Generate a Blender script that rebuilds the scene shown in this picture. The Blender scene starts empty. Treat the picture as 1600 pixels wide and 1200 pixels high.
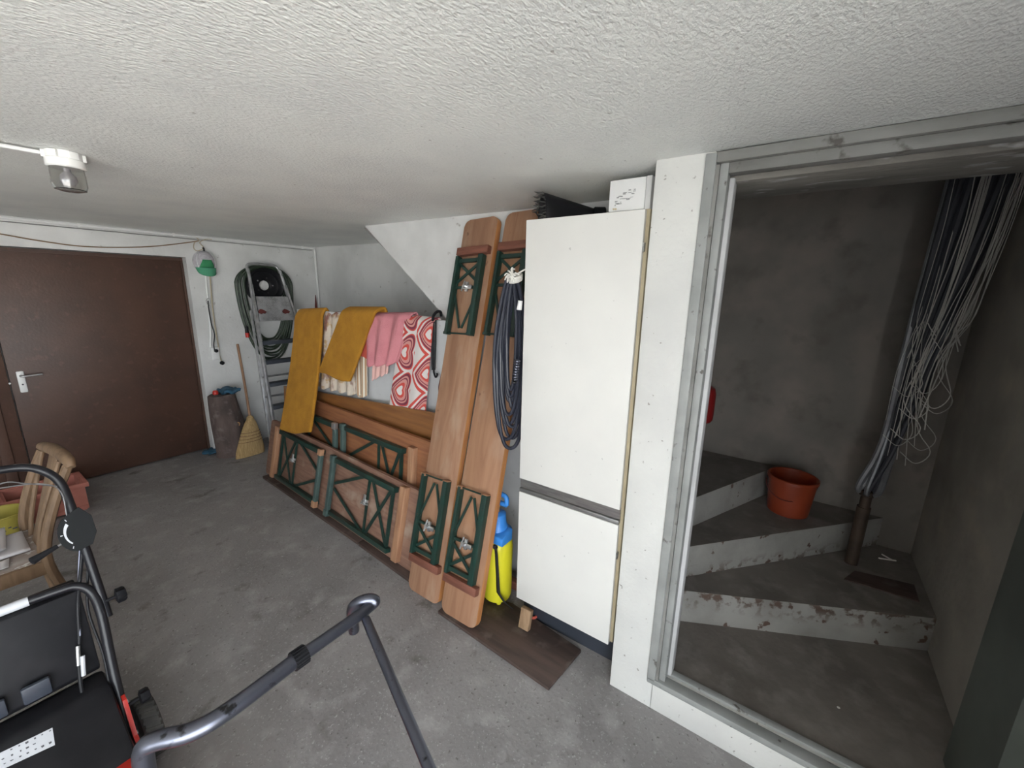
import bpy, bmesh, math, random
from mathutils import Vector, Matrix
random.seed(7)
S = bpy.context.scene
COL = S.collection
V = Vector
R = math.radians

# ------------------------------------------------------------------ camera
CAM = V((0, 0, 1.76)); FPX = 644.05
_p, _r, _y = R(12.725), R(1.2067), R(55.262)
FW = V((math.sin(_y)*math.cos(_p), math.cos(_y)*math.cos(_p), -math.sin(_p)))
_rt = V((math.cos(_y), -math.sin(_y), 0)); _up = _rt.cross(FW)
RT = _rt*math.cos(_r) + _up*math.sin(_r); UP = _up*math.cos(_r) - _rt*math.sin(_r)
cd = bpy.data.cameras.new('camera'); cam = bpy.data.objects.new('camera', cd); COL.objects.link(cam)
cd.sensor_width = 36; cd.lens = 36*FPX/1600; cd.clip_start = 0.02
cam.matrix_world = Matrix((( RT.x, UP.x, -FW.x, CAM.x), (RT.y, UP.y, -FW.y, CAM.y), (RT.z, UP.z, -FW.z, CAM.z), (0, 0, 0, 1)))
S.camera = cam
S.view_settings.view_transform = 'Standard'; S.view_settings.look = 'None'; S.view_settings.gamma = 1
S.view_settings.use_curve_mapping = False
S.view_settings.exposure = 2.83

def ray(px, py): return FW + RT*((px-800)/FPX) - UP*((py-600)/FPX)
def hx(px, py, X): d = ray(px, py); return CAM + d*(X/d.x)
def hy(px, py, Y): d = ray(px, py); return CAM + d*(Y/d.y)
def hz(px, py, Z): d = ray(px, py); return CAM + d*((Z-CAM.z)/d.z)
def hpl(px, py, p0, n):
    d = ray(px, py); n = V(n); return CAM + d*((V(p0)-CAM).dot(n)/d.dot(n))

# ------------------------------------------------------------------ world and daylight
w = bpy.data.worlds.new('sky'); S.world = w; w.use_nodes = True
bgn = w.node_tree.nodes['Background']
bgn.inputs['Color'].default_value = (0.89, 0.95, 1.0, 1); bgn.inputs['Strength'].default_value = 1.5
sd = bpy.data.lights.new('sun', 'SUN'); sd.energy = 8.5; sd.angle = R(3); sd.color = (1, .96, .9)
so = bpy.data.objects.new('sun', sd); COL.objects.link(so)
so.rotation_euler = V((-0.30, -0.45, -1)).to_track_quat('-Z', 'Y').to_euler(); so.location = (-8, 0, 8)
# the open garage door lies in the near wall at Y = -0.75, behind and beside the camera
GX = -4.2; GX0, GX1, GZ = -3.9, 0.05, 2.06
pd = bpy.data.lights.new('garage_opening_portal', 'AREA'); pd.shape = 'RECTANGLE'; pd.size = GX1-GX0; pd.size_y = GZ
pd.cycles.is_portal = True
po = bpy.data.objects.new('garage_opening_portal', pd); COL.objects.link(po)
po.location = ((GX0+GX1)/2, -0.96, GZ/2); po.rotation_euler = (R(90), 0, 0)

# ------------------------------------------------------------------ materials
def mat(name, base, rough=.6, metal=0, c2=None, s2=6, lo2=.4, hi2=.65, c3=None, s3=30, lo3=.6, hi3=.7, bump=0, bs=80, detail=6,
        stretch=None, bstretch=None, spec=None, coat=0, coord='Object', trans=0, alpha=None, dist=0.0):
    m = bpy.data.materials.new(name); m.use_nodes = True; nt = m.node_tree; N = nt.nodes; L = nt.links
    b = N['Principled BSDF']
    b.inputs['Roughness'].default_value = rough; b.inputs['Metallic'].default_value = metal
    b.inputs['Base Color'].default_value = (*base, 1)
    if spec is not None: b.inputs['Specular IOR Level'].default_value = spec
    if coat: b.inputs['Coat Weight'].default_value = coat
    if trans: b.inputs['Transmission Weight'].default_value = trans
    if alpha is not None: b.inputs['Alpha'].default_value = alpha
    tc = N.new('ShaderNodeTexCoord')
    def co(st):
        if not st: return tc.outputs[coord]
        mp = N.new('ShaderNodeMapping'); mp.inputs['Scale'].default_value = st; L.new(tc.outputs[coord], mp.inputs['Vector']); return mp.outputs[0]
    cur = None
    def layer(cur, col, sc, lo, hi, st, det):
        n = N.new('ShaderNodeTexNoise'); n.inputs['Scale'].default_value = sc; n.inputs['Detail'].default_value = det
        n.inputs['Distortion'].default_value = dist
        L.new(co(st), n.inputs['Vector'])
        r = N.new('ShaderNodeMapRange'); r.inputs['From Min'].default_value = lo; r.inputs['From Max'].default_value = hi
        L.new(n.outputs['Fac'], r.inputs['Value'])
        x = N.new('ShaderNodeMix'); x.data_type = 'RGBA'
        L.new(r.outputs[0], x.inputs['Factor'])
        if cur is None: x.inputs['A'].default_value = (*base, 1)
        else: L.new(cur, x.inputs['A'])
        x.inputs['B'].default_value = (*col, 1)
        return x.outputs['Result']
    if c2: cur = layer(cur, c2, s2, lo2, hi2, stretch, detail)
    if c3: cur = layer(cur, c3, s3, lo3, hi3, stretch if stretch and s3 > s2*3 else None, 4)
    if cur is not None: L.new(cur, b.inputs['Base Color'])
    if bump:
        n = N.new('ShaderNodeTexNoise'); n.inputs['Scale'].default_value = bs; n.inputs['Detail'].default_value = 5
        L.new(co(bstretch or stretch), n.inputs['Vector'])
        bp = N.new('ShaderNodeBump'); bp.inputs['Strength'].default_value = bump; bp.inputs['Distance'].default_value = .01
        L.new(n.outputs['Fac'], bp.inputs['Height']); L.new(bp.outputs[0], b.inputs['Normal'])
    return m
def extra_layer(m, col, sc, lo, hi, st=None, box=None, det=4):
    """one more stain layer; box = (xmin,xmax,ymin,ymax,zmin,zmax) limits it to a region with soft borders (object coordinates)"""
    nt = m.node_tree; N = nt.nodes; L = nt.links; b = N['Principled BSDF']; tc = N.new('ShaderNodeTexCoord')
    mp = N.new('ShaderNodeMapping'); mp.inputs['Scale'].default_value = st or (1, 1, 1); L.new(tc.outputs['Object'], mp.inputs['Vector'])
    n = N.new('ShaderNodeTexNoise'); n.inputs['Scale'].default_value = sc; n.inputs['Detail'].default_value = det; L.new(mp.outputs[0], n.inputs['Vector'])
    r = N.new('ShaderNodeMapRange'); r.inputs['From Min'].default_value = lo; r.inputs['From Max'].default_value = hi; L.new(n.outputs['Fac'], r.inputs['Value'])
    fac = r.outputs[0]
    if box:
        sx = N.new('ShaderNodeSeparateXYZ'); L.new(tc.outputs['Object'], sx.inputs[0])
        for i in range(3):
            for lo_, hi_ in ((box[2*i], box[2*i]+.08), (box[2*i+1], box[2*i+1]-.08)):
                q = N.new('ShaderNodeMapRange'); q.inputs['From Min'].default_value = lo_; q.inputs['From Max'].default_value = hi_
                L.new(sx.outputs[i], q.inputs['Value'])
                mm = N.new('ShaderNodeMath'); mm.operation = 'MULTIPLY'; L.new(fac, mm.inputs[0]); L.new(q.outputs[0], mm.inputs[1]); fac = mm.outputs[0]
    x = N.new('ShaderNodeMix'); x.data_type = 'RGBA'; L.new(fac, x.inputs['Factor'])
    inp = b.inputs['Base Color']
    if inp.links: L.new(inp.links[0].from_socket, x.inputs['A'])
    else: x.inputs['A'].default_value = inp.default_value
    x.inputs['B'].default_value = (*col, 1); L.new(x.outputs['Result'], inp)
    return m

M = {}
M['ceil'] = mat('ceiling_plaster', (.86, .87, .84), .55, c2=(.80, .81, .79), s2=3, c3=(.48, .47, .45), s3=46, lo3=.70, hi3=.76, bump=.6, bs=80, stretch=None, bstretch=(1, 1.6, 1))
M['wall'] = mat('wall_plaster', (.70, .70, .69), .8, c2=(.58, .58, .57), s2=2.5, c3=(.33, .31, .28), s3=14, lo3=.68, hi3=.76, bump=.25, bs=45)
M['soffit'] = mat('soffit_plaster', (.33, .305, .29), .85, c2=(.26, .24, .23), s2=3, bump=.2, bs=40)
M['column'] = mat('column_plaster', (.76, .76, .73), .75, c2=(.68, .68, .66), s2=3, c3=(.34, .32, .29), s3=48, lo3=.69, hi3=.74, bump=.2, bs=60)
M['floor'] = mat('floor_concrete', (.285, .272, .272), .62, c2=(.205, .194, .195), s2=2.0, lo2=.40, hi2=.66, c3=(.36, .347, .345), s3=8, lo3=.50, hi3=.75, bump=.3, bs=60, detail=9)
extra_layer(M['floor'], (.13, .118, .11), 6, .62, .74)
extra_layer(M['floor'], (.40, .39, .385), 95, .60, .74)
extra_layer(M['floor'], (.13, .12, .115), 60, .64, .73)
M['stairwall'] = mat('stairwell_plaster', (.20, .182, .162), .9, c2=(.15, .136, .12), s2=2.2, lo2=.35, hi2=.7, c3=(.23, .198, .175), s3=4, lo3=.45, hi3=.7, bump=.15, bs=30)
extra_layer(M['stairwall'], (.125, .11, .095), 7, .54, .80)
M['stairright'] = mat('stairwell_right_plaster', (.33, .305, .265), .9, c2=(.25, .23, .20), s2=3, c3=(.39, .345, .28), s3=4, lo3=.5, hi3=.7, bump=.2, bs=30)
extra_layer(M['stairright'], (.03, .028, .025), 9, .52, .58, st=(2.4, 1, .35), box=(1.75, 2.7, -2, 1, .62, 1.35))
M['tread'] = mat('stair_tread', (.20, .178, .158), .8, c2=(.145, .128, .112), s2=4, c3=(.235, .215, .195), s3=11, lo3=.5, hi3=.7, bump=.2, bs=40)
M['riser'] = mat('stair_riser', (.33, .32, .30), .8, c2=(.23, .22, .205), s2=4, c3=(.10, .06, .045), s3=17, lo3=.64, hi3=.68, bump=.2, bs=40)
extra_layer(M['riser'], (.10, .065, .05), 22, .50, .58, box=(-2, 2, -2, 2, .225, .40), det=6)
M['frame'] = mat('frame_steel', (.37, .38, .37), .5, c2=(.29, .30, .29), s2=6, c3=(.12, .11, .10), s3=25, lo3=.66, hi3=.72, bump=.08, bs=40)
M['framehead'] = mat('frame_head_steel', (.27, .268, .255), .6, c2=(.19, .187, .175), s2=7, stretch=(1, .4, 1), c3=(.10, .09, .08), s3=18, lo3=.62, hi3=.7, bump=.15, bs=30)  # darker frame steel: dirt and shading both put into the colour
M['jamb'] = mat('jamb_paint', (.62, .62, .63), .7, c2=(.52, .52, .52), s2=5, bump=.15, bs=30)
M['grime_shade'] = mat('grimy_shaded_lintel', (.24, .225, .20), .85, c2=(.14, .13, .115), s2=6, stretch=(1, .35, 1), c3=(.42, .41, .40), s3=22, lo3=.58, hi3=.68, bump=.5, bs=28)  # lintel underside: real dirt, with shade mixed into the dark tone
M['jambdark'] = mat('jamb_dark_paint', (.10, .115, .10), .5, c2=(.07, .08, .07), s2=4)
M['door'] = mat('brown_door', (.085, .042, .028), .5, c2=(.065, .034, .024), s2=3, c3=(.10, .05, .035), s3=18, bump=.1, bs=60)
M['white_pl'] = mat('white_plastic', (.78, .78, .77), .4)
M['ceramic'] = mat('white_ceramic', (.80, .80, .78), .25)
M['cab'] = mat('cabinet_laminate', (.80, .79, .755), .35, c2=(.76, .75, .72), s2=3, c3=(.55, .54, .52), s3=40, lo3=.70, hi3=.76)
M['cabside'] = mat('cabinet_cream_edge', (.72, .62, .42), .5, c2=(.64, .54, .36), s2=8)
M['alu'] = mat('brushed_aluminium', (.42, .42, .41), .38, metal=.85, c2=(.32, .32, .32), s2=12, stretch=(1, 1, 8))
M['aluB'] = mat('ladder_aluminium', (.60, .60, .61), .35, metal=.8, c2=(.40, .40, .41), s2=14)
M['plinth'] = mat('plinth_dark', (.035, .041, .055), .5)
M['pine'] = mat('pine_bench', (.36, .20, .12), .6, c2=(.285, .145, .085), s2=2.2, stretch=(9, 1.0, 9), dist=1.2)
extra_layer(M['pine'], (.42, .29, .20), 5, .52, .75, st=(1.6, .6, 1)); extra_layer(M['pine'], (.13, .06, .035), 9, .68, .74, st=(1.2, .8, 1))
M['pine2'] = mat('pine_bench_warm', (.37, .20, .115), .6, c2=(.30, .15, .085), s2=2.0, stretch=(10, .9, 9), dist=1.2)
extra_layer(M['pine2'], (.43, .29, .20), 4, .52, .75, st=(1.5, .6, 1)); extra_layer(M['pine2'], (.13, .06, .035), 8, .67, .73, st=(1.2, .8, 1))
M['pineedge'] = mat('varnished_edge', (.56, .26, .10), .42, c2=(.40, .16, .055), s2=3, stretch=(10, 1.2, 10))
M['batten'] = mat('red_brown_batten', (.23, .085, .055), .6, c2=(.15, .055, .035), s2=4, stretch=(1.5, 12, 12))
M['tablew'] = mat('table_wood', (.26, .145, .10), .65, c2=(.19, .10, .07), s2=3, stretch=(1.3, 14, 14), c3=(.34, .25, .19), s3=6, lo3=.55, hi3=.72)
M['tableb'] = mat('table_wood_orange', (.30, .125, .055), .5, c2=(.22, .085, .04), s2=3, stretch=(1.2, 14, 14))
M['panelw'] = mat('veneer_panel', (.25, .105, .03), .4, c2=(.18, .07, .022), s2=2.5, stretch=(12, 1, 12))
M['battenl'] = mat('light_batten', (.42, .23, .13), .6, c2=(.32, .16, .09), s2=4, stretch=(12, 1.2, 12))
M['green'] = mat('green_enamel', (.010, .040, .030), .42, c2=(.016, .034, .027), s2=15, c3=(.06, .04, .03), s3=60, lo3=.66, hi3=.7)
M['greenbar'] = mat('greygreen_bar', (.07, .11, .10), .45, c2=(.05, .085, .078), s2=12)
M['zinc'] = mat('zinc_latch', (.62, .63, .64), .32, metal=.9)
M['zincdull'] = mat('dull_wire', (.30, .30, .31), .4, metal=.9)
M['plank'] = mat('dark_plank', (.085, .055, .045), .7, c2=(.05, .033, .028), s2=3, stretch=(8, 1, 8), c3=(.15, .12, .10), s3=9, lo3=.56, hi3=.75)
M['blk'] = mat('black_plastic', (.008, .008, .010), .48, c2=(.013, .013, .015), s2=10, spec=.22)
M['blkmat'] = mat('matt_black_plastic', (.009, .010, .011), .7, spec=.2)
M['blk_gloss'] = mat('black_lacquer_tube', (.010, .010, .013), .36, spec=.35)
M['tubegrey'] = mat('dark_metallic_tube', (.13, .137, .17), .32, metal=.95, c3=(.03, .03, .032), s3=22, lo3=.63, hi3=.68)
M['rubber'] = mat('rubber', (.035, .035, .034), .8, c2=(.065, .062, .056), s2=20)
M['red'] = mat('red_lacquer', (.55, .03, .02), .35)
M['mustard'] = mat('mustard_wool', (.50, .235, .02), .95, c2=(.42, .19, .015), s2=10, bump=.9, bs=190)
M['pink'] = mat('pink_blanket', (.62, .24, .27), .95, c2=(.55, .20, .23), s2=6, bump=.5, bs=160)
M['pinklt'] = mat('pale_pink_lining', (.72, .44, .40), .95, bump=.3, bs=160)
M['cream'] = mat('cream_curtain', (.62, .54, .45), .9, c2=(.22, .10, .075), s2=13, lo2=.50, hi2=.60, stretch=(1, 1, .4), c3=(.48, .32, .16), s3=17, lo3=.52, hi3=.62, bump=.2, bs=120)
M['redcloth'] = mat('red_cloth', (.58, .10, .07), .9)
M['hose'] = mat('green_hose', (.028, .045, .028), .42, c2=(.042, .062, .035), s2=8)
M['cable'] = mat('dark_blue_cable', (.022, .025, .04), .38)
M['string'] = mat('white_string', (.75, .73, .68), .9)
M['yellow'] = mat('yellow_tank', (.72, .66, .03), .4, c2=(.66, .60, .03), s2=5)
M['blue'] = mat('blue_plastic', (.05, .26, .72), .4)
M['strap'] = mat('black_strap', (.014, .014, .016), .8)
M['block'] = mat('wood_block', (.34, .22, .13), .8, c2=(.26, .16, .09), s2=5, stretch=(10, 10, 1))
M['orange'] = mat('orange_bucket', (.26, .042, .015), .42, c2=(.22, .036, .013), s2=4)
M['bark'] = mat('bark', (.13, .095, .085), .9, c2=(.065, .048, .045), s2=9, stretch=(1, 1, .4), c3=(.20, .16, .15), s3=12, lo3=.55, hi3=.72, bump=.9, bs=22)
M['cutwood'] = mat('knot_wood', (.50, .27, .12), .8)
M['straw'] = mat('straw', (.52, .36, .17), .85, c2=(.38, .25, .11), s2=5, stretch=(30, 30, 2), bump=.8, bs=12, bstretch=(30, 30, 1.5))
M['stick'] = mat('broom_stick', (.33, .19, .11), .6, c2=(.26, .14, .08), s2=6)
M['capgreen'] = mat('cap_green', (.035, .24, .10), .8)
M['cappeak'] = mat('cap_peak_green', (.07, .30, .17), .8)
M['capgrey'] = mat('cap_grey', (.42, .40, .43), .85, c2=(.52, .50, .53), s2=60)
M['terra'] = mat('terracotta', (.42, .155, .12), .75, c2=(.34, .12, .09), s2=6)
M['soil'] = mat('dark_soil', (.03, .024, .02), .95)
M['yellowold'] = mat('faded_yellow_bucket', (.42, .36, .07), .6, c2=(.30, .25, .05), s2=7)
M['chair'] = mat('old_chair_wood', (.215, .135, .078), .65, c2=(.15, .092, .052), s2=4, stretch=(10, 10, 1.5))
M['seatw'] = mat('worn_seat', (.30, .24, .21), .8, c2=(.42, .38, .36), s2=9, c3=(.62, .60, .58), s3=30, lo3=.6, hi3=.66)
M['paper'] = mat('paper', (.70, .68, .70), .85, c2=(.63, .61, .63), s2=4)
M['sticker'] = mat('sticker', (.52, .53, .56), .5, c2=(.46, .47, .50), s2=20)
M['print'] = mat('dark_print', (.08, .08, .09), .6)
M['greyprint'] = mat('grey_print', (.36, .36, .36), .6)
M['conduit'] = mat('grey_conduit', (.20, .205, .215), .38, metal=.35, c2=(.13, .13, .14), s2=9)
M['wire'] = mat('pale_wire', (.40, .385, .35), .6)
M['rust'] = mat('rusty_pipe', (.075, .05, .035), .65, metal=.3, c2=(.04, .028, .02), s2=8)
M['dkcable'] = mat('dark_grey_cable', (.028, .029, .036), .5)
M['cord'] = mat('brown_cord', (.20, .12, .065), .8)
M['cordlt'] = mat('beige_cord', (.45, .38, .27), .8)
M['bluerag'] = mat('blue_tarp', (.035, .12, .20), .6, c2=(.025, .07, .12), s2=20)
M['darkred'] = mat('dark_red_cloth', (.10, .018, .015), .8)
M['extred'] = mat('red_enamel', (.26, .012, .012), .4)
M['paleboard'] = mat('pale_board', (.60, .61, .62), .6, c2=(.52, .53, .54), s2=3, c3=(.40, .39, .38), s3=20, lo3=.66, hi3=.74)
M['outside'] = mat('driveway', (.42, .41, .39), .9, c2=(.36, .35, .33), s2=2)
M['galv'] = mat('white_rail', (.70, .70, .70), .5)

def glass_mat():
    m = bpy.data.materials.new('lamp_glass'); m.use_nodes = True; b = m.node_tree.nodes['Principled BSDF']
    b.inputs['Base Color'].default_value = (.80, .80, .78, 1); b.inputs['Transmission Weight'].default_value = 1
    b.inputs['Roughness'].default_value = .06; b.inputs['IOR'].default_value = 1.45
    return m
M['glass'] = glass_mat()

def pattern_mat():
    """flat printed seventies ogee pattern in UV space"""
    m = bpy.data.materials.new('retro_print'); m.use_nodes = True; nt = m.node_tree; N = nt.nodes; L = nt.links; b = N['Principled BSDF']
    b.inputs['Roughness'].default_value = .9
    uv = N.new('ShaderNodeUVMap'); sx = N.new('ShaderNodeSeparateXYZ'); L.new(uv.outputs[0], sx.inputs[0])
    def mth(op, a, b_=None, c=None):
        n = N.new('ShaderNodeMath'); n.operation = op
        for i, v in enumerate((a, b_, c)):
            if v is None: continue
            if isinstance(v, (int, float)): n.inputs[i].default_value = v
            else: L.new(v, n.inputs[i])
        return n.outputs[0]
    # columns .20 wide, rows .27 high, every second column shifted half a row
    U = mth('DIVIDE', mth('ADD', sx.outputs[0], .03), .20); Vv = mth('DIVIDE', sx.outputs[1], .27)
    colid = mth('FLOOR', U); sh = mth('MULTIPLY', mth('MODULO', colid, 2.0), .5)
    x = mth('SUBTRACT', mth('FRACT', U), .5); y = mth('SUBTRACT', mth('FRACT', mth('ADD', Vv, sh)), .5)
    ay = mth('ABSOLUTE', y)
    # heart lying on its side: point to the left, two lobes up and down
    xx = mth('ADD', x, mth('MULTIPLY', mth('POWER', ay, 1.0), -.62)); 
    d = mth('SQRT', mth('ADD', mth('MULTIPLY', mth('MULTIPLY', xx, xx), 1.5), mth('MULTIPLY', mth('MULTIPLY', y, y), 1.05)))
    cr = N.new('ShaderNodeValToRGB'); cr.color_ramp.interpolation = 'CONSTANT'; L.new(d, cr.inputs[0])
    white, red, pink, plum = (.68, .63, .61, 1), (.58, .075, .06, 1), (.60, .27, .24, 1), (.20, .035, .06, 1)
    e = cr.color_ramp.elements; e[0].position = 0; e[0].color = white; e[1].position = .13; e[1].color = red
    for p, c in ((.21, pink), (.29, plum), (.325, pink), (.375, plum), (.44, red), (.475, white), (.56, red), (.68, white)): k = e.new(p); k.color = c
    L.new(cr.outputs[0], b.inputs['Base Color'])
    return m
M['retro'] = pattern_mat()
def stripe_mat():
    m = bpy.data.materials.new('striped_lining'); m.use_nodes = True; nt = m.node_tree; N = nt.nodes; L = nt.links; b = N['Principled BSDF']; b.inputs['Roughness'].default_value = .9
    uv = N.new('ShaderNodeUVMap'); wv = N.new('ShaderNodeTexWave'); wv.inputs['Scale'].default_value = 9; L.new(uv.outputs[0], wv.inputs['Vector'])
    cr = N.new('ShaderNodeValToRGB'); cr.color_ramp.elements[0].position = .35; cr.color_ramp.elements[0].color = (.45, .27, .15, 1); cr.color_ramp.elements[1].position = .6; cr.color_ramp.elements[1].color = (.72, .66, .55, 1)
    L.new(wv.outputs[0], cr.inputs[0]); L.new(cr.outputs[0], b.inputs['Base Color']); return m
M['stripe'] = stripe_mat()

# ------------------------------------------------------------------ mesh helpers
class MB:
    def __init__(s): s.bm = bmesh.new()
    def box(s, a, b, bevel=0, mi=0, M4=None):
        x0, y0, z0 = (min(a[i], b[i]) for i in range(3)); x1, y1, z1 = (max(a[i], b[i]) for i in range(3))
        P = [V(p) for p in ((x0,y0,z0),(x1,y0,z0),(x1,y1,z0),(x0,y1,z0),(x0,y0,z1),(x1,y0,z1),(x1,y1,z1),(x0,y1,z1))]
        if M4 is not None: P = [M4 @ p for p in P]
        return s.hexa(P, bevel, mi)
    def hexa(s, P, bevel=0, mi=0):
        vs = [s.bm.verts.new(p) for p in P]
        F = [s.bm.faces.new([vs[i] for i in q]) for q in ((0,3,2,1),(4,5,6,7),(0,1,5,4),(1,2,6,5),(2,3,7,6),(3,0,4,7))]
        for f in F: f.material_index = mi
        if bevel:
            ed = list({e for f in F for e in f.edges})
            r = bmesh.ops.bevel(s.bm, geom=ed, offset=bevel, segments=2, affect='EDGES', profile=.5)
            for f in r['faces']: f.material_index = mi
        return s
    def bar(s, p0, p1, w, h, nrm, bevel=0, mi=0):
        """bar from p0 to p1, w wide across, h thick along nrm (p0,p1 on its back side)"""
        p0, p1, nrm = V(p0), V(p1), V(nrm).normalized(); d = (p1-p0).normalized(); sd_ = d.cross(nrm).normalized()*(w/2); n = nrm*h
        s.hexa([p0-sd_, p0+sd_, p1+sd_, p1-sd_, p0-sd_+n, p0+sd_+n, p1+sd_+n, p1-sd_+n], bevel, mi); return s
    def prism(s, poly, ext, bevel=0, mi=0):
        ext = V(ext); a = [s.bm.verts.new(V(p)) for p in poly]; b = [s.bm.verts.new(V(p)+ext) for p in poly]; n = len(a)
        F = [s.bm.faces.new(a[::-1]), s.bm.faces.new(b)] + [s.bm.faces.new((a[i], a[(i+1) % n], b[(i+1) % n], b[i])) for i in range(n)]
        for f in F: f.material_index = mi
        if bevel: bmesh.ops.bevel(s.bm, geom=list({e for f in F for e in f.edges}), offset=bevel, segments=2, affect='EDGES', profile=.5)
        return s
    def tube(s, pts, r, n=8, closed=False, sub=0, cap=True, mi=0):
        pts = [V(p) for p in pts]
        if sub: pts, r = smooth_path(pts, sub, closed, r)
        rs = r if isinstance(r, (list, tuple)) else [r]*len(pts)
        m = len(pts); rings = []; prev = None
        for i in range(m):
            if closed: t = pts[(i+1) % m]-pts[i-1]
            else: t = pts[min(i+1, m-1)]-pts[max(i-1, 0)]
            t.normalize()
            if prev is None:
                a = V((0, 0, 1)) if abs(t.z) < .9 else V((1, 0, 0)); u = t.cross(a).normalized()
            else: u = (prev-t*prev.dot(t)).normalized()
            prev = u; v = t.cross(u)
            rings.append([s.bm.verts.new(pts[i]+(u*math.cos(2*math.pi*k/n)+v*math.sin(2*math.pi*k/n))*rs[i]) for k in range(n)])
        for i in range(m if closed else m-1):
            A, B = rings[i], rings[(i+1) % m]
            off = 0
            if closed and i == m-1:
                off = min(range(n), key=lambda o: sum((A[k].co-B[(k+o) % n].co).length for k in range(n)))
            for k in range(n): s.bm.faces.new((A[k], A[(k+1) % n], B[(k+1+off) % n], B[(k+off) % n])).material_index = mi
        if cap and not closed: s.bm.faces.new(rings[0][::-1]).material_index = mi; s.bm.faces.new(rings[-1]).material_index = mi
        return s
    def cyl(s, p0, p1, r, r1=None, n=16, mi=0): return s.tube([p0, p1], [r, r if r1 is None else r1], n, mi=mi)
    def lathe(s, prof, c, n=28, axis=(0, 0, 1), mi=0, jit=None, close=True):
        ax = V(axis).normalized(); a = V((0, 0, 1)) if abs(ax.z) < .9 else V((1, 0, 0)); u = a.cross(ax).normalized(); v = ax.cross(u); c = V(c); rings = []
        for r, z in prof:
            rings.append([s.bm.verts.new(c+ax*z+(u*math.cos(2*math.pi*k/n)+v*math.sin(2*math.pi*k/n))*(max(r, 1e-4)*(jit(k/n, z) if jit else 1))) for k in range(n)])
        for i in range(len(rings)-1):
            for k in range(n): s.bm.faces.new((rings[i][k], rings[i][(k+1) % n], rings[i+1][(k+1) % n], rings[i+1][k])).material_index = mi
        if close:
            s.bm.faces.new(rings[0][::-1]).material_index = mi; s.bm.faces.new(rings[-1]).material_index = mi
        return s
    def grid(s, fn, nu, nv, uvfn=None, mi=0):
        vs = [[s.bm.verts.new(V(fn(i/nu, j/nv))) for i in range(nu+1)] for j in range(nv+1)]
        lay = s.bm.loops.layers.uv.verify() if uvfn else None
        for j in range(nv):
            for i in range(nu):
                f = s.bm.faces.new((vs[j][i], vs[j][i+1], vs[j+1][i+1], vs[j+1][i])); f.material_index = mi
                if uvfn:
                    for l, (a, b) in zip(f.loops, ((i, j), (i+1, j), (i+1, j+1), (i, j+1))): l[lay].uv = uvfn(a/nu, b/nv)
        return s
    def build(s, name, m, parent=None, smooth=True, ang=38, solid=0, local=False, fix=True):
        """world-space verts unless local; a mesh under a parent is stored relative to it"""
        if fix: bmesh.ops.recalc_face_normals(s.bm, faces=s.bm.faces[:])
        me = bpy.data.meshes.new(name)
        vs = s.bm.verts
        loc = V((0, 0, 0))
        if not local:
            if parent is not None: loc = None
            elif len(vs):
                lo = [min(v.co[i] for v in vs) for i in range(3)]; hi = [max(v.co[i] for v in vs) for i in range(3)]
                loc = V(((lo[0]+hi[0])/2, (lo[1]+hi[1])/2, lo[2]))
            if loc is None:
                inv = parent.matrix_basis.inverted() if parent.parent is None else (parent.parent.matrix_basis @ parent.matrix_basis).inverted()
                for v in vs: v.co = inv @ v.co
            else:
                for v in vs: v.co -= loc
        s.bm.to_mesh(me); s.bm.free()
        for mm in (m if isinstance(m, (list, tuple)) else [m]): me.materials.append(M[mm] if isinstance(mm, str) else mm)
        if smooth:
            me.shade_smooth(); me.set_sharp_from_angle(angle=R(ang))
        o = bpy.data.objects.new(name, me); COL.objects.link(o)
        if parent is not None: o.parent = parent
        elif not local: o.location = loc
        if solid:
            md = o.modifiers.new('thickness', 'SOLIDIFY'); md.thickness = solid; md.offset = 0
        return o

def smooth_path(pts, sub, closed, r):
    n = len(pts); out = []; ro = []; rl = isinstance(r, (list, tuple))
    rng = n if closed else n-1
    for i in range(rng):
        p0 = pts[(i-1) % n] if closed or i > 0 else pts[0]*2-pts[1]
        p1 = pts[i]; p2 = pts[(i+1) % n]
        p3 = pts[(i+2) % n] if closed or i+2 < n else pts[-1]*2-pts[-2]
        for k in range(sub):
            t = k/sub
            out.append(.5*((2*p1)+(-p0+p2)*t+(2*p0-5*p1+4*p2-p3)*t*t+(-p0+3*p1-3*p2+p3)*t**3))
            if rl: ro.append(r[i]*(1-t)+r[(i+1) % n]*t)
    if not closed:
        out.append(pts[-1]); 
        if rl: ro.append(r[-1])
    return out, (ro if rl else r)

def tag(o, label, cat, group=None, kind=None):
    if label: o['label'] = label
    if cat: o['category'] = cat
    if group: o['group'] = group
    if kind: o['kind'] = kind
    return o
def empty(name, label, cat, loc=(0, 0, 0), group=None, M4=None):
    o = bpy.data.objects.new(name, None); COL.objects.link(o); o.empty_display_size = .1
    if M4 is not None: o.matrix_basis = M4
    else: o.location = loc
    return tag(o, label, cat, group)
def struct(o): o['kind'] = 'structure'; return o
def frame4(o, x, y, z):
    return Matrix(((x.x, y.x, z.x, o.x), (x.y, y.y, z.y, o.y), (x.z, y.z, z.z, o.z), (0, 0, 0, 1)))

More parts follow.
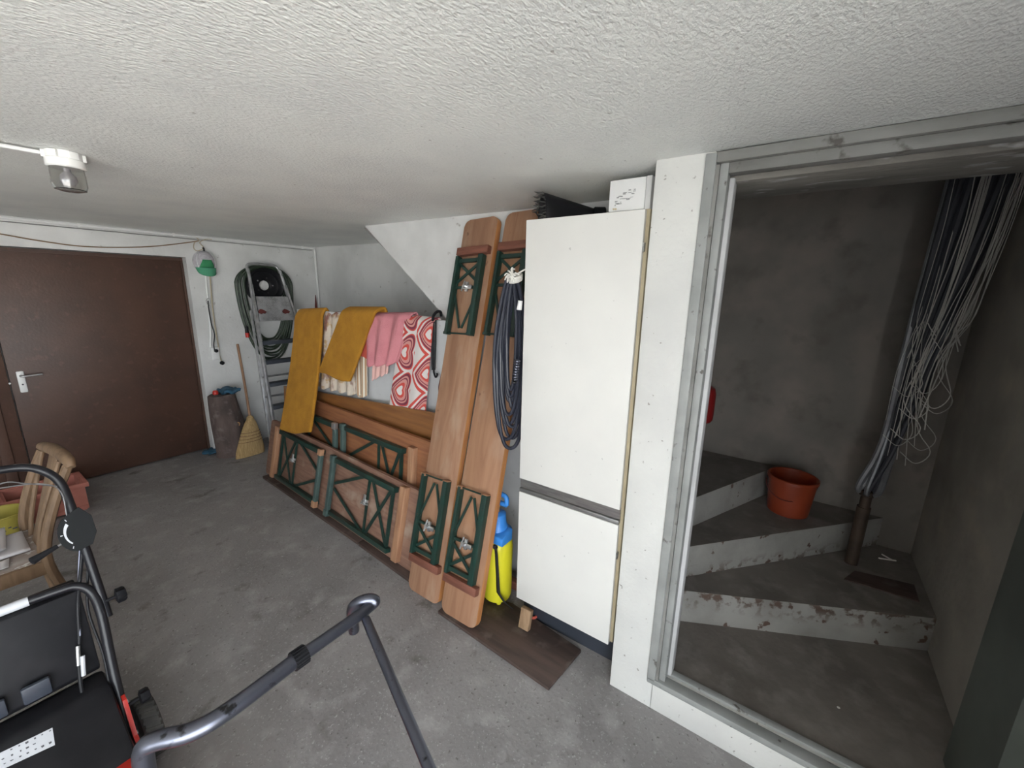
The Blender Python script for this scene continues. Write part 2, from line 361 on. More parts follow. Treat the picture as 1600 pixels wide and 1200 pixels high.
# ------------------------------------------------------------------ setting
XA = 1.546; YF = 5.03; XR = 2.95; XP = 2.075; XS = 3.05; YS = -.70; ZL = .155
def zc(y): return 2.204 + .0055*y
struct(MB().box((GX-.15, -.95, -.12), (XR+.2, 5.45, 0)).build('floor', 'floor', smooth=False))
struct(MB().box((-14, -18, -.16), (16, -.95, -.03)).build('driveway', 'outside', smooth=False))
def ceil_slab(x0, x1, y0, y1, name):
    mb = MB(); mb.hexa([V((x0, y0, zc(y0))), V((x1, y0, zc(y0))), V((x1, y1, zc(y1))), V((x0, y1, zc(y1))), V((x0, y0, 2.42)), V((x1, y0, 2.42)), V((x1, y1, 2.42)), V((x0, y1, 2.42))])
    return mb
cs = ceil_slab(GX-.15, XA+.004, -.95, 5.45, '')
cs.hexa([V((XA+.004, .49, zc(.49))), V((XP+.05, .49, zc(.49))), V((XP+.05, 5.45, zc(5.45))), V((XA+.004, 5.45, zc(5.45))), V((XA+.004, .49, 2.42)), V((XP+.05, .49, 2.42)), V((XP+.05, 5.45, 2.42)), V((XA+.004, 5.45, 2.42))])
cs.hexa([V((XP+.05, 2.84, zc(2.84))), V((XR+.2, 2.84, zc(2.84))), V((XR+.2, 5.45, zc(5.45))), V((XP+.05, 5.45, zc(5.45))), V((XP+.05, 2.84, 2.42)), V((XR+.2, 2.84, 2.42)), V((XR+.2, 5.45, 2.42)), V((XP+.05, 5.45, 2.42))])
struct(cs.build('ceiling', 'ceil', smooth=False))

# far wall with the brown doors
DX = 1.61; DZ = 2.015; DL = -.95
wf = MB()
wf.box((DX, YF, 0), (XR+.2, YF+.25, 2.3)); wf.box((DL, YF, DZ), (DX, YF+.25, 2.3)); wf.box((GX-.15, YF, 0), (DL, YF+.25, 2.3)); wf.box((DL, YF+.17, 0), (DX, YF+.25, DZ))  # last box is an added backing that stops light leaking round the doors
struct(wf.build('wall_far', 'wall', smooth=False))
struct(MB().box((XR, .49, 0), (XR+.2, YF, 2.3)).build('wall_recess', 'wall', smooth=False))
struct(MB().box((GX-.15, -.95, 0), (GX, 5.2, 2.3)).build('wall_left', 'wall', smooth=False))
wn = MB(); wn.box((GX, -.95, 0), (GX0, -.75, 2.3)); wn.box((GX1, -.95, 0), (XA, -.75, 2.3)); wn.box((GX0, -.95, GZ), (GX1, -.75, 2.3))
struct(wn.build('wall_near', 'wall', smooth=False))
# doorway wall: column, threshold, right jamb block
wr = MB(); wr.box((XA, .30, 0), (1.90, .49, 2.42), .004); wr.box((XA, -.64, 0), (1.64, .31, ZL), .004)
wr.box((XA, -.64, 2.215), (1.90, .31, 2.75)); wr.box((XA, .30, 2.3), (XP, .49, 2.8)); wr.box((1.9, .36, 0), (XP, .49, 2.3))
struct(wr.build('wall_doorway', 'column', smooth=True))
struct(MB().box((XA, -.95, 0), (1.84, -.635, 2.8)).build('wall_jamb', 'jambdark', smooth=False))
# stairwell shell
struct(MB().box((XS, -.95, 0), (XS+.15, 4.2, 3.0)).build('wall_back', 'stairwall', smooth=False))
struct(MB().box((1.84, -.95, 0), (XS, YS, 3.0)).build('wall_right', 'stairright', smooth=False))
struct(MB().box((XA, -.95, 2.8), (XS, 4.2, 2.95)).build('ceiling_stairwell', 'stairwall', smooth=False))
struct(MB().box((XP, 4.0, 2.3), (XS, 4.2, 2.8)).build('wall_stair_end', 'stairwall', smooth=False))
# triangular stair side and sloping soffit above the recess
SO = (2.835, 2.222); SLP = (2.222-1.566)/(2.835-1.992)
def soff(y): return SO[1]+(y-SO[0])*SLP
yl = .49
struct(MB().prism([(XP, SO[0], SO[1]), (XP, 4.0, 2.23), (XP, 4.0, 2.8), (XP, yl, 2.8), (XP, yl, max(.02, soff(yl)))], (.06, 0, 0)).build('wall_stair_side', 'wall', smooth=False))
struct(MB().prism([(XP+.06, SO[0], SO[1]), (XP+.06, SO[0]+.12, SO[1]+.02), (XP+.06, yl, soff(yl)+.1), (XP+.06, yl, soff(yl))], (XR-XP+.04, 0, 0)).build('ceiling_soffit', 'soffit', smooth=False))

# stairs
st = empty('staircase', 'winding concrete staircase with chipped pale risers behind the open doorway', 'stairs', (2.4, 0, 0)); st['kind'] = 'structure'
def step(poly, z0, z1):
    mb = MB(); mb.prism([(x, y, z0) for x, y in poly], (0, 0, z1-z0))
    for f in mb.bm.faces:
        f.normal_update()
        f.material_index = 0 if f.normal.z > .5 or f.normal.z < -.5 else 1
    return mb.build('step', ['tread', 'riser'], st, smooth=False)
step([(1.64, -.70), (XS, -.70), (XS, .36), (1.9, .36), (1.9, .31), (1.64, .31)], 0, ZL)
step([(1.945, .30), (2.455, -.70), (XS, -.70), (XS, .50), (2.08, .5), (1.95, .36)], ZL, .332)
step([(2.06, .31), (XS, -.55), (XS, .6), (2.14, .6), (2.08, .36)], .332, .508)
step([(2.28, .335), (XS, .0), (XS, .9), (2.14, .9), (2.14, .5)], .508, .683)
for k in range(4): step([(2.14, .60+.22*k), (XS, .60+.22*k), (XS, .60+.22*(k+1)+.1), (2.14, .60+.22*(k+1)+.1)], .683+.175*k, .683+.175*(k+1))

# steel door frame round the doorway
tr = empty('trim_1', 'grey painted steel door frame around the stairwell doorway', 'door frame', (XA, 0, ZL)); tr['kind'] = 'structure'
fx = XA-.006
def ringpart(name, m, y0, y1, x0, x1, zt0, zt1, zb0, zb1, bev=.003):
    """left upright from y0 (outer) to y1, head from zt1(outer) to zt0, sill zb0..zb1"""
    MB().box((x0, y1, zb0), (x1, y0, zt1), bev).build('upright', m, tr)
    MB().box((x0, -.66, zt0), (x1, y1, zt1), bev).build('head', 'framehead', tr)
ringpart('outer', 'frame', .329, .296, fx-.004, 1.60, 2.170, 2.201, ZL-.004, 0)
MB().box((XA-.004, .2855, ZL), (1.62, .296, 2.165)).build('groove', 'framehead', tr)
ringpart('inner', 'frame', .2855, .260, fx+.014, 1.602, 2.138, 2.170, ZL, 0)
MB().box((1.60, .245, ZL), (1.655, .304, 2.135), .005).build('reveal', 'jamb', tr)
MB().box((1.655, .284, ZL), (1.90, .304, 2.14), .002).build('reveal', 'jamb', tr)
MB().box((1.61, -.66, 2.122), (1.90, .302, 2.22), .006).build('reveal', 'grime_shade', tr)
MB().box((fx-.004, -.66, ZL-.022), (XA+.04, .329, ZL+.006), .004).build('sill', 'frame', tr)
MB().box((XA+.055, -.66, ZL-.01), (XA+.085, .29, ZL+.012), .004).build('sill', 'frame', tr)

# brown doors
def leaf(nm, x0, x1, handle=False):
    d = empty(nm, 'x', 'door', ((x0+x1)/2, YF+.13, 0)); d['kind'] = 'structure'
    del d['category']; del d['label']
    MB().box((x0, YF+.11, .012), (x1, YF+.155, DZ-.012), .003).build('panel', 'door', d)
    return d
d1 = leaf('door_1', .345, DX-.012)
d2 = leaf('door_2', DL+.012, .337)
MB().box((DX-.022, YF+.085, 0), (DX-.004, YF+.112, DZ-.004)).build('stop', 'door', d1)
MB().box((.345, YF+.085, DZ-.032), (DX-.02, YF+.112, DZ-.006)).build('stop', 'door', d1)
MB().box((.20, YF+.095, .012), (.262, YF+.115, DZ-.02), .003).build('cover_strip', 'door', d2)
def onDoor(px, py, off=0): return hy(px, py, YF+.11-off)
pa, pb = onDoor(31, 583), onDoor(35, 611)
hp = MB().box((pa.x-.021, YF+.098, pb.z-.012), (pa.x+.021, YF+.111, pa.z+.016), .008).build('handle_plate', 'white_pl', d1)
q = onDoor(33, 588, .04)
MB().tube([(pa.x, YF+.10, q.z), (pa.x, YF+.055, q.z), (pa.x+.02, YF+.048, q.z), (pa.x+.115, YF+.050, q.z+.004)], [.009, .009, .009, .007], 10, sub=4).build('door_handle', 'aluB', d1)
MB().cyl((pa.x, YF+.094, pb.z+.055), (pa.x, YF+.099, pb.z+.055), .006).build('keyhole', 'print', d1)
q = onDoor(15, 599); MB().cyl((q.x, YF+.10, q.z), (q.x, YF+.112, q.z), .007).build('rivet', 'white_pl', d2)

# ------------------------------------------------------------------ cabinet
CX, CY0, CY1, CZ0, CZ1 = 1.60, .531, 1.052, .150, 2.063
cb = empty('tall_cupboard', 'tall white laminate cupboard with two doors and dark plinth beside the doorway column', 'cupboard', (1.8, .79, 0))
MB().box((CX+.024, CY0-.012, .151), (2.05, CY1-.002, CZ1+.004), .002).build('body', 'cabside', cb)
MB().box((CX, CY0, .845), (CX+.022, CY1, CZ1), .0025).build('door', 'cab', cb)
MB().box((CX, CY0, CZ0), (CX+.022, CY1, .772), .0025).build('door', 'cab', cb)
hr = MB().box((CX+.012, CY0, .795), (CX+.024, CY1, .845)).build('handle_rail', 'alu', cb)
MB().box((CX+.002, CY0, .7735), (CX+.024, CY1, .792), .001).build('handle_rail', 'alu', cb)
MB().box((CX+.07, CY0-.01, 0), (2.04, CY1-.006, .15), .002).build('plinth', 'plinth', cb)
for z in (1.93, .62):
    MB().box((CX+.003, CY0-.006, z-.016), (CX+.019, CY0, z+.016)).build('hinge', 'alu', cb)
# white box on top
bx = empty('cardboard_box', 'white printed cardboard box standing on top of the white cupboard', 'box', (1.73, .605, CZ1+.006))
BX = 1.625
MB().box((BX, .545, CZ1+.005), (BX+.22, .685, CZ1+.118), .002).build('carton', 'white_pl', bx)
MB().box((BX-.001, .523, CZ1+.004), (BX+.22, .544, CZ1+.12), .003).build('lid_flap', 'white_pl', bx)
rr = random.Random(3)
pr = MB()
for i in range(26):
    t = i/25; y = .660-.075*t+rr.uniform(-.006, .006); z = CZ1+.038+.030*t+rr.uniform(-.014, .016)
    l = rr.uniform(.004, .014); h = rr.uniform(.0008, .002)
    pr.box((BX-.0012, y-l/2, z-h), (BX-.0004, y+l/2, z+h))
pr.build('printed_picture', 'greyprint', bx, smooth=False)
pr = MB(); 
for i in range(8):
    y = .668-.002*i; pr.box((BX-.0012, y-.003, CZ1+.012+rr.uniform(-.002, .002)), (BX-.0004, y, CZ1+.016+rr.uniform(-.001, .003)))
pr.build('stamp', 'cabside', bx, smooth=False)
# black plastic channel
bc = empty('black_plastic_channel', 'torn black plastic channel lying on top of the white cupboard', 'plastic channel', (1.75, .93, CZ1+.006))
def chan(u, v):
    a = math.pi*(v*1.12-.06); 
    r = .062-.018*u
    x = 1.70+.20*u; y = 1.035-.16*u
    s_, c_ = math.sin(a), math.cos(a)
    return (x+.55*r*c_*1.3, y+.85*r*c_*.9+.0, CZ1+.010+max(0, s_)*(.118-.05*u))
MB().grid(chan, 10, 14).build('shell', 'blk', bc, solid=.004)
fr = MB()
for i in range(26):
    v = rr.random(); p = V(chan(0, v)); q = p+V((rr.uniform(-.03, -.005), rr.uniform(.0, .035), rr.uniform(-.012, .012)))
    q.z = min(q.z, 2.199); q.z = max(q.z, CZ1+.012)
    fr.tube([p, (p+q)/2+V((0, 0, rr.uniform(-.008, .008))), q], [.004, .004, .001], 5)
fr.build('torn_fringe', 'rubber', bc)
MB().lathe([(.030, 0), (.034, .003), (.034, .05), (.026, .054)], (1.86, .855, CZ1+.045), 14, (.5, -.75, 0)).build('end_piece', 'blk', bc)

# ------------------------------------------------------------------ beer garden benches
def leg_frame(parent, h, f, a, b, axis, n0=.006, wide=.034, latch=True, footm=None, feet=None):
    """folded leg: hinge end at h, foot end at f along 'axis' (0=x,1=y), side rails at a and b on the other axis"""
    def P(l, c, n=n0): return (l, c, n) if axis == 0 else (c, l, n)
    sg = 1 if f > h else -1; Ln = abs(f-h)
    lf = empty('leg', None, None); lf.parent = parent
    Z = (0, 0, 1)
    def part(name, mb, m='green'):
        mb.build(name, m, lf, local=True); 
    for c, wd in ((a, .020 if not footm else .030), (b, wide)):
        mb = MB(); mb.bar(P(h, c), P(f, c), wd, .038, Z, .002); part('rail', mb)
    mid = h+sg*Ln*.40; xe = h+sg*Ln*.03
    mb = MB(); mb.bar(P(xe+sg*.012, a, n0+.006), P(xe+sg*.012, b, n0+.006), .022, .016, Z); part('crossbar', mb)
    mb = MB(); mb.bar(P(mid, a, n0+.006), P(mid, b, n0+.006), .014, .014, Z); part('crossbar', mb)
    e = xe+sg*.02
    for c0, c1, zz in ((a, b, .006), (b, a, .014)):
        mb = MB(); mb.bar(P(e, c0, n0+zz), P(mid-sg*.02, c1, n0+zz), .017 if not footm else .024, .006, Z); part('brace', mb)
    ft = f-sg*(Ln*.06 if not footm else .012); cm = (a+b)/2
    for c0 in (a, b):
        mb = MB(); mb.bar(P(mid+sg*.02, c0, n0+.01), P(ft-sg*.01, cm+(c0-cm)*.10, n0+.01), .014 if not footm else .022, .006, Z); part('brace', mb)
    if footm:
        mb = MB(); mb.bar(P(f, a-.01, n0+.018), P(f, b+.01, n0+.018), .042, .03, Z, .004); part('foot_bar', mb, footm)
        for c in (a-.002, b+.002):
            mb = MB(); sgn = -1 if c < cm else 1
            mb.bar(P(f, c-sgn*.02, n0+.02), P(f, c+sgn*.03, n0+.02), .046, .034, Z, .003); part('foot_cap', mb, feet or 'zinc')
    else:
        mb = MB(); mb.tube([P(f-sg*.004, a, n0+.02), P(f-sg*.004, b, n0+.02)], .005, 8); part('foot_rod', mb, 'green')
        for c in (a, b):
            mb = MB(); mb.bar(P(f-sg*.012, c-.004, n0+.0), P(f+sg*.004, c-.004, n0+.0), .034 if c == a else .04, .034, Z, .002); part('foot_cap', mb, 'green' if sg > 0 and False else 'battenl' if f < h+9 and sg > 0 else 'green')
    if latch:
        cl = cm+(b-a)*.08
        mb = MB(); mb.bar(P(mid-.028, cl, n0+.02), P(mid+.028, cl, n0+.02), .020, .012, Z, .002); mb.bar(P(mid-.004, cl-.03, n0+.028), P(mid-.004, cl+.045, n0+.028), .024, .010, Z, .003)
        mb.tube([P(mid, cl, n0+.02), P(mid, cl, n0+.055)], .009, 8); mb.tube([P(mid+.034, cl-.018, n0+.03), P(mid-.03, cl-.022, n0+.042)], .005, 6); part('latch', mb, 'zinc')
    return lf
def rounded(w, L, r, n=5):
    pts = []
    for cx, cy, a0 in ((w-r, r, -90), (w-r, L-r, 0), (r, L-r, 90), (r, r, 180)):
        for k in range(n+1):
            a = R(a0+90*k/n); pts.append((cx+r*math.cos(a), cy+r*math.sin(a)))
    return pts
def bench(label, bl, tl, br, w, wm, n_off=0):
    bl, tl, br = V(bl), V(tl), V(br); v = (tl-bl).normalized(); u = (br-bl); u = (u-v*u.dot(v)).normalized(); n = u.cross(v)
    L = (tl-bl).length
    e = empty('folding_bench', label, 'bench', M4=frame4(bl, u, v, n), group='folded beer benches leaning on the stair wall')
    mb = MB(); mb.prism([(x, y, -.038) for x, y in rounded(w, L, .04)], (0, 0, .038), .004)
    for f in mb.bm.faces: f.normal_update(); f.material_index = 1 if abs(f.normal.z) < .5 else 0
    mb.build('board', [wm, 'pineedge'], e, local=True)
    for y0, y1 in ((.178, .222), (L-.228, L-.182)):
        MB().box((.004, y0, .001), (w-.012, y1, .036), .003).build('batten', 'batten', e, local=True)
    leg_frame(e, .228, .70, .022, w-.052, 1)
    leg_frame(e, L-.236, L-.705, .022, w-.052, 1)
    return e
bench('folded pine beer bench with green legs leaning beside the hanging textiles', (1.426, 1.724, .002), (2.030, 1.782, 2.173), (1.416, 1.461, .01), .262, 'pine')
bench('folded pine beer bench with green legs leaning beside the white cupboard', (1.397, 1.420, .022), (2.028, 1.468, 2.190), (1.392, 1.176, .026), .252, 'pine2')

# ------------------------------------------------------------------ beer tables on edge
def table(label, bl, br, tl, Lx, W, wm, frames, battens, lab_m='battenl', fm='greenbar', fc='battenl'):
    bl, br, tl = V(bl), V(br), V(tl); u = (br-bl).normalized(); v = tl-bl; v = (v-u*u.dot(v)).normalized(); n = u.cross(v)
    e = empty('folding_table', label, 'table', M4=frame4(bl, u, v, n), group='folded beer tables standing on edge')
    mb = MB(); mb.prism([(x, y, -.028) for x, y in rounded(Lx, W, .03)], (0, 0, .028), .003); mb.build('tabletop', wm, e, local=True)
    for x, y0, y1 in battens: MB().box((x-.028, y0, .001), (x+.028, y1, .040), .003).build('batten', lab_m, e, local=True)
    for (h, f, a, b, latch, fmm, fcc) in frames: leg_frame(e, h, f, a, b, 0, wide=.036, latch=latch, footm=fmm, feet=fcc)
    return e
table('folded beer table with green legs standing on edge in front, on dark planks', (1.660, 3.985, .026), (1.508, 1.765, .026), (1.770, 4.04, .53), 2.215, .515, 'tablew',
      [(.28, 1.03, .055, .462, True, 'greenbar', 'battenl'), (1.985, 1.22, .055, .462, True, 'greenbar', 'greenbar')], [(.205, .02, .49), (2.062, .02, .51)])
table('folded orange-brown beer table with green legs wedged behind the front table', (1.800, 3.84, .002), (1.665, 1.80, .002), (1.860, 3.86, .72), 2.045, .815, 'tableb',
      [(.14, .93, .18, .68, False, 'greenbar', 'zinc'), (1.79, 1.05, .18, .70, False, 'greenbar', 'greenbar')], [(.07, .05, .75), (1.875, .05, .75)])
# veneer panel behind
pb_ = [V((1.838, 3.95, .002)), V((1.765, 1.84, .002)), V((1.835, 1.84, .975)), V((1.900, 3.97, .83))]
nn = (pb_[1]-pb_[0]).cross(pb_[3]-pb_[0]).normalized()
pn = MB(); pn.prism([p for p in pb_], nn*-.022 if nn.x < 0 else nn*.022, .002)
tag(pn.build('veneer_panel', 'panelw'), 'smooth brown veneered wood panel leaning behind the beer tables', 'wood panel')

# planks on the floor
def plank(label, poly, z, m='plank', name='floor_plank'):
    return tag(MB().prism([(p[0], p[1], .001) for p in poly], (0, 0, z), .002).build(name, m), label, 'plank')
plank('long dark plank under the far end of the beer tables', [(1.606, 3.93), (1.505, 2.335), (1.64, 2.325), (1.74, 3.93)], .022)
plank('dark plank under the near end of the beer tables behind the benches', [(1.502, 2.318), (1.459, 1.745), (1.60, 1.735), (1.638, 2.31)], .022)
plank('wide dark stained board lying on the floor in front of the cupboard plinth', [(1.353, .702), (1.625, .672), (1.68, 1.13), (1.60, 1.42), (1.386, 1.43)], .018, name='floor_board')
tag(MB().box((1.552, .945, .0205), (1.582, 1.005, .128), .002, M4=Matrix.Translation(V((1.567, .975, .02))) @ Matrix.Rotation(R(14), 4, 'Y') @ Matrix.Translation(V((-1.567, -.975, -.02)))).build('wood_block', 'block'), 'small offcut wood block standing upright before the cupboard plinth', 'wood block')
tag(MB().tube([(1.66, 1.045, .03), (1.645, 1.02, .06), (1.64, .99, .055), (1.645, .975, .03), (1.67, .965, .023), (1.72, .98, .023)], .0075, 8, sub=6).build('orange_hose', 'redcloth'), 'short orange-red hose end curling out beside the cupboard plinth', 'hose')
tag(MB().box((1.79, 1.07, .001), (1.83, 1.60, .055), .003).build('wooden_batten', 'batten'), 'reddish wooden batten lying behind the yellow sprayer', 'batten')

# ------------------------------------------------------------------ drying rail and textiles
RX, RZ = 1.945, 1.565
tag(MB().box((RX-.015, 1.12, 0), (RX+.015, 3.66, RZ), .002).build('pale_board', 'paleboard'), 'tall pale grey board standing on edge with the textiles draped over its top', 'board')

def cloth(name, mat_, label, cat, tl, tr, br, bl, xt, xb, nf=3, amp=.012, back=.35, thick=.006, seed=0, hump=.03, group=None, bow=0, m=34, n=30, parent=None, flare=0):
    """tl,tr on the rail, bl,br at the hem (pixels of the photograph at depth xt / xb)"""
    r_ = random.Random(seed); ph = r_.uniform(0, 6)
    TL, TR = hx(*tl, xt), hx(*tr, xt); BL, BR = hx(*bl, xb), hx(*br, xb)
    Hh = ((TL.z-BL.z)+(TR.z-BR.z))/2
    fb = back/(back+Hh)
    def f(u, v):
        if v < fb:   # back side, bottom to top
            t = v/fb; y = TL.y*(1-u)+TR.y*u; z = RZ-back*(1-t)*(1-.1*math.sin(3*u)); 
            th = min(1, (1-t)*back/.05)
            x = RX+.006+.026*min(1, th); z = min(z, RZ+.02)
            if t > .93: z += 0
            top = TL.z*(1-u)+TR.z*u
            k = max(0, (t-.8)/.2); z = z*(1-k)+k*(top); x = x*(1-k)+k*(RX-.004)
            return (x, y, z)
        t = (v-fb)/(1-fb)
        T = TL*(1-u)+TR*u; B = BL*(1-u)+BR*u
        p = T*(1-t)+B*t
        p.x = T.x*(1-t**1.3)+B.x*t**1.3
        k = min(1, t/.06); p.x = (RX-.004)*(1-k)+p.x*k
        a = amp*(.35+.65*t)
        p.x += a*math.sin(u*nf*2*math.pi+ph+1.2*t)-a*.5*math.sin(u*nf*4.1+ph*2)
        p.y += bow*math.sin(math.pi*t)+flare*(u-.5)*t
        p.z += .010*math.sin(u*nf*2*math.pi+ph+.7)*t
        return p
    W = abs(TL.y-TR.y); Lt = Hh+back
    mb = MB(); mb.grid(f, m, n+14, uvfn=lambda u, v: (u*W, (1-v)*Lt))
    o = mb.build(name, mat_, parent, ang=80, solid=thick)
    o.modifiers.new('sub', 'SUBSURF').render_levels = 1
    return tag(o, label, cat, group) if parent is None else o
cloth('knitted_scarf', 'mustard', 'long mustard yellow knitted scarf hanging at the left end of the rail', 'scarf', (462, 483), (503, 480), (485, 678), (438, 674), 1.90, 1.675, 1, .004, .5, .026, 1, group='mustard knitted scarves on the rail')
cloth('knitted_scarf', 'mustard', 'short mustard yellow knitted scarf hanging askew over the cream curtain', 'scarf', (537, 479), (590, 479), (547, 597), (497, 583), 1.872, 1.82, 1, .003, .4, .024, 2, group='mustard knitted scarves on the rail')
cloth('curtain', 'cream', 'cream and brown printed curtain hanging between the two mustard scarves', 'curtain', (494, 486), (566, 486), (572, 622), (488, 603), 1.918, 1.895, 6, .014, .4, .004, 3)
cloth('striped_cloth', 'stripe', 'cream striped cloth hem showing below the short mustard scarf', 'cloth', (552, 490), (572, 490), (573, 621), (556, 616), 1.905, 1.88, 2, .006, .2, .004, 4, m=12)
cloth('red_cloth', 'redcloth', 'narrow red cloth beside the short mustard scarf', 'cloth', (555, 489), (577, 490), (574, 559), (553, 559), 1.897, 1.868, 1, .004, .2, .004, 5, m=12)
cloth('blanket_lining', 'pinklt', 'pale pink cloth showing beneath the hem of the pink blanket', 'cloth', (586, 492), (616, 492), (607, 582), (581, 595), 1.905, 1.885, 3, .010, .2, .004, 6, m=20)
cloth('blanket', 'pink', 'dusty pink folded blanket hanging in the middle of the rail', 'blanket', (568, 489), (642, 487), (620, 569), (573, 572), 1.885, 1.845, 3, .020, .35, .012, 7)
cloth('patterned_tablecloth', 'retro', 'white fabric with red and plum retro pattern hanging at the right end of the rail', 'tablecloth', (627, 489), (677, 494), (664, 646), (608, 634), 1.880, 1.86, 2, .006, .06, .005, 8)

# black bungee strap with hook at the rail's right end
bg = empty('bungee_strap', 'black elastic strap with a hook hanging at the right end of the rail', 'strap', hx(677, 590, 1.90))
a = [hx(677, 503, 1.90), hx(676, 545, 1.90), hx(676, 578, 1.90)]; b = [hx(681, 500, 1.895), hx(680, 545, 1.895), hx(679, 578, 1.895)]
MB().tube(a, .007, 8, sub=5).build('cord', 'strap', bg); MB().tube(b, .006, 8, sub=5).build('cord', 'strap', bg)
k = hx(678, 582, 1.897)
MB().tube([k+V((0, 0, .03)), k, k+V((0, -.015, -.03)), k+V((0, -.03, -.015)), k+V((0, -.028, .0))], .006, 8, sub=5).build('hook', 'blk', bg)
k = hx(679, 500, 1.897)
MB().tube([k+V((0, .012, -.02)), k+V((0, .012, .02)), k+V((.02, .0, .05)), k+V((.055, 0, .05)), k+V((.06, 0, .02))], .009, 8, sub=5).build('hook', 'blk', bg)
# reddish cord along the bench
tag(MB().tube([hx(694, 548, 1.96), hx(693, 570, 1.94), hx(689, 590, 1.93), hx(686, 605, 1.93), hx(686, 625, 1.925), hx(683, 650, 1.92), hx(681, 665, 1.92)], .005, 6, sub=5).build('hanging_cable', 'darkred'), 'thin dark red cable hanging behind the left bench', 'cable')
# something dark red and pointed in the corner
k0, k1 = hy(493, 461, 4.93), hy(495, 500, 4.93)
tag(MB().tube([k0, (k0*.4+k1*.6), k1, V((k1.x, 4.86, .6)), V((k1.x, 4.8, .01))], [.004, .018, .028, .035, .03], 10).build('closed_umbrella', 'darkred'), 'dark red pointed closed umbrella standing in the far corner', 'umbrella')

# ------------------------------------------------------------------ cable coil on the right bench
cc = empty('cable_coil', 'coil of thick dark blue cable tied with white string hanging on the right bench', 'cable coil', (1.68, 1.17, 1.0))
def coil_pt(px, py): return hx(px, py, 1.0)
rr = random.Random(11)
KX = 1.665; kt = hx(811, 432, KX)
for i in range(10):
    hw = .024+.0062*i; zt_ = kt.z-.02+rr.uniform(-.01, .02); zb_ = hx(808, 700, KX).z+.035*(9-i)+rr.uniform(-.02, .02)
    cy = kt.y+.004+.008*(i % 3)
    pts = []
    for k in range(28):
        a = 2*math.pi*k/28; s_, c_ = math.sin(a), math.cos(a)
        y = cy+hw*.62*math.copysign(abs(c_)**.8, c_)*(1-.5*max(0, s_)**2); z = (zt_+zb_)/2+(zt_-zb_)/2*s_
        x = KX-.045+.012*(i % 4)-hw*.75*math.copysign(abs(c_)**.8, c_)*(1-.5*max(0, s_)**2)
        pts.append((x, y, z))
    MB().tube(pts, .0095, 8, closed=True, sub=2).build('cable_loop', 'cable', cc)
sp = MB(); k = kt+V((-.05, .0, 0))
for i in range(26):
    d = V((rr.uniform(-.6, .2), rr.uniform(-1, 1), rr.uniform(-1, 1))).normalized()*rr.uniform(.02, .05)
    sp.tube([k, k+d*.6+V((-.012, 0, .01)), k+d], .0035, 5, sub=2)
for i in range(4): sp.tube([k+V((.03*math.cos(t)+.02, .03*math.sin(t), .012*math.cos(t)-.006*i)) for t in [2*math.pi*j/9 for j in range(9)]], .006, 6, closed=True)
sp.tube([k, k+V((.02, -.03, .02)), (KX-.01, 1.055, kt.z+.045)], .004, 6, sub=3)
sp.build('string_tie', 'string', cc)
k = hx(813, 470, KX-.10); MB().cyl(k, hx(811, 484, KX-.10), .010, .012, 10).build('label_tag', 'white_pl', cc)
sg = MB(); k = hx(808, 566, KX-.10)
for i in range(9): sg.lathe([(.010, 0), (.014, .004), (.014, .008), (.010, .012)], k-V((.001*i, -.001*i, .0125*i)), 12)
sg.build('strain_relief', 'tubegrey', cc)
MB().tube([(KX-.01, 1.0518, kt.z+.05), (KX-.01, 1.058, kt.z+.05), (KX-.01, 1.063, kt.z+.045)], .004, 6).build('hook', 'zinc', cc)

# ------------------------------------------------------------------ sprayer
sy = (1.675, 1.235)
sp_ = empty('pressure_sprayer', 'yellow garden pressure sprayer with blue top and black strap beside the cupboard', 'sprayer', (*sy, .02))
z0 = .0195
MB().lathe([(.06, 0), (.076, .006), (.083, .03), (.084, .33), (.080, .365), (.062, .385), (.05, .39)], (*sy, z0+.008), 30).build('tank', 'yellow', sp_)
for a in range(4):
    an = R(45+90*a); MB().cyl((sy[0]+.06*math.cos(an), sy[1]+.06*math.sin(an), z0), (sy[0]+.06*math.cos(an), sy[1]+.06*math.sin(an), z0+.02), .014).build('foot', 'yellow', sp_)
col = MB(); col.lathe([(.055, 0), (.075, .004), (.078, .05), (.06, .06), (.045, .10), (.043, .15), (.03, .16)], (*sy, z0+.385), 24)
col.build('collar', 'blue', sp_)
MB().prism([(sy[0]-.075, sy[1]-.085, z0+.39), (sy[0]+.02, sy[1]-.085, z0+.39), (sy[0]+.02, sy[1]-.085, z0+.46), (sy[0]-.075, sy[1]-.085, z0+.44)], (0, .06, 0), .006).build('hose_holder', 'blue', sp_)
MB().cyl((*sy, z0+.53), (*sy, z0+.60), .011).build('pump_rod', 'alu', sp_)
hd = MB(); hd.tube([(sy[0], sy[1]+.055, z0+.60), (sy[0], sy[1]+.05, z0+.645), (sy[0], sy[1], z0+.655), (sy[0], sy[1]-.05, z0+.645), (sy[0], sy[1]-.055, z0+.60)], .013, 10, sub=5)
hd.tube([(sy[0], sy[1]+.055, z0+.60), (sy[0], sy[1]-.055, z0+.60)], .014, 10); hd.build('pump_handle', 'blue', sp_)
stp = [V((sy[0]-.077, sy[1]-.038, z0+.375)), V((sy[0]-.078, sy[1]-.045, z0+.33)), V((sy[0]-.076, sy[1]-.055, z0+.2)), V((sy[0]-.078, sy[1]-.065, z0+.1)), V((sy[0]-.062, sy[1]-.098, z0+.045)), V((sy[0]-.035, sy[1]-.128, z0+.006))]
def strapf(u, v):
    i = min(int(v*5), 4); t = v*5-i; p = stp[i]*(1-t)+stp[i+1]*t; return p+V((-.010, -.022, .008))*(u-.5)*1.5
MB().grid(strapf, 2, 15).build('strap', 'strap', sp_, solid=.004)
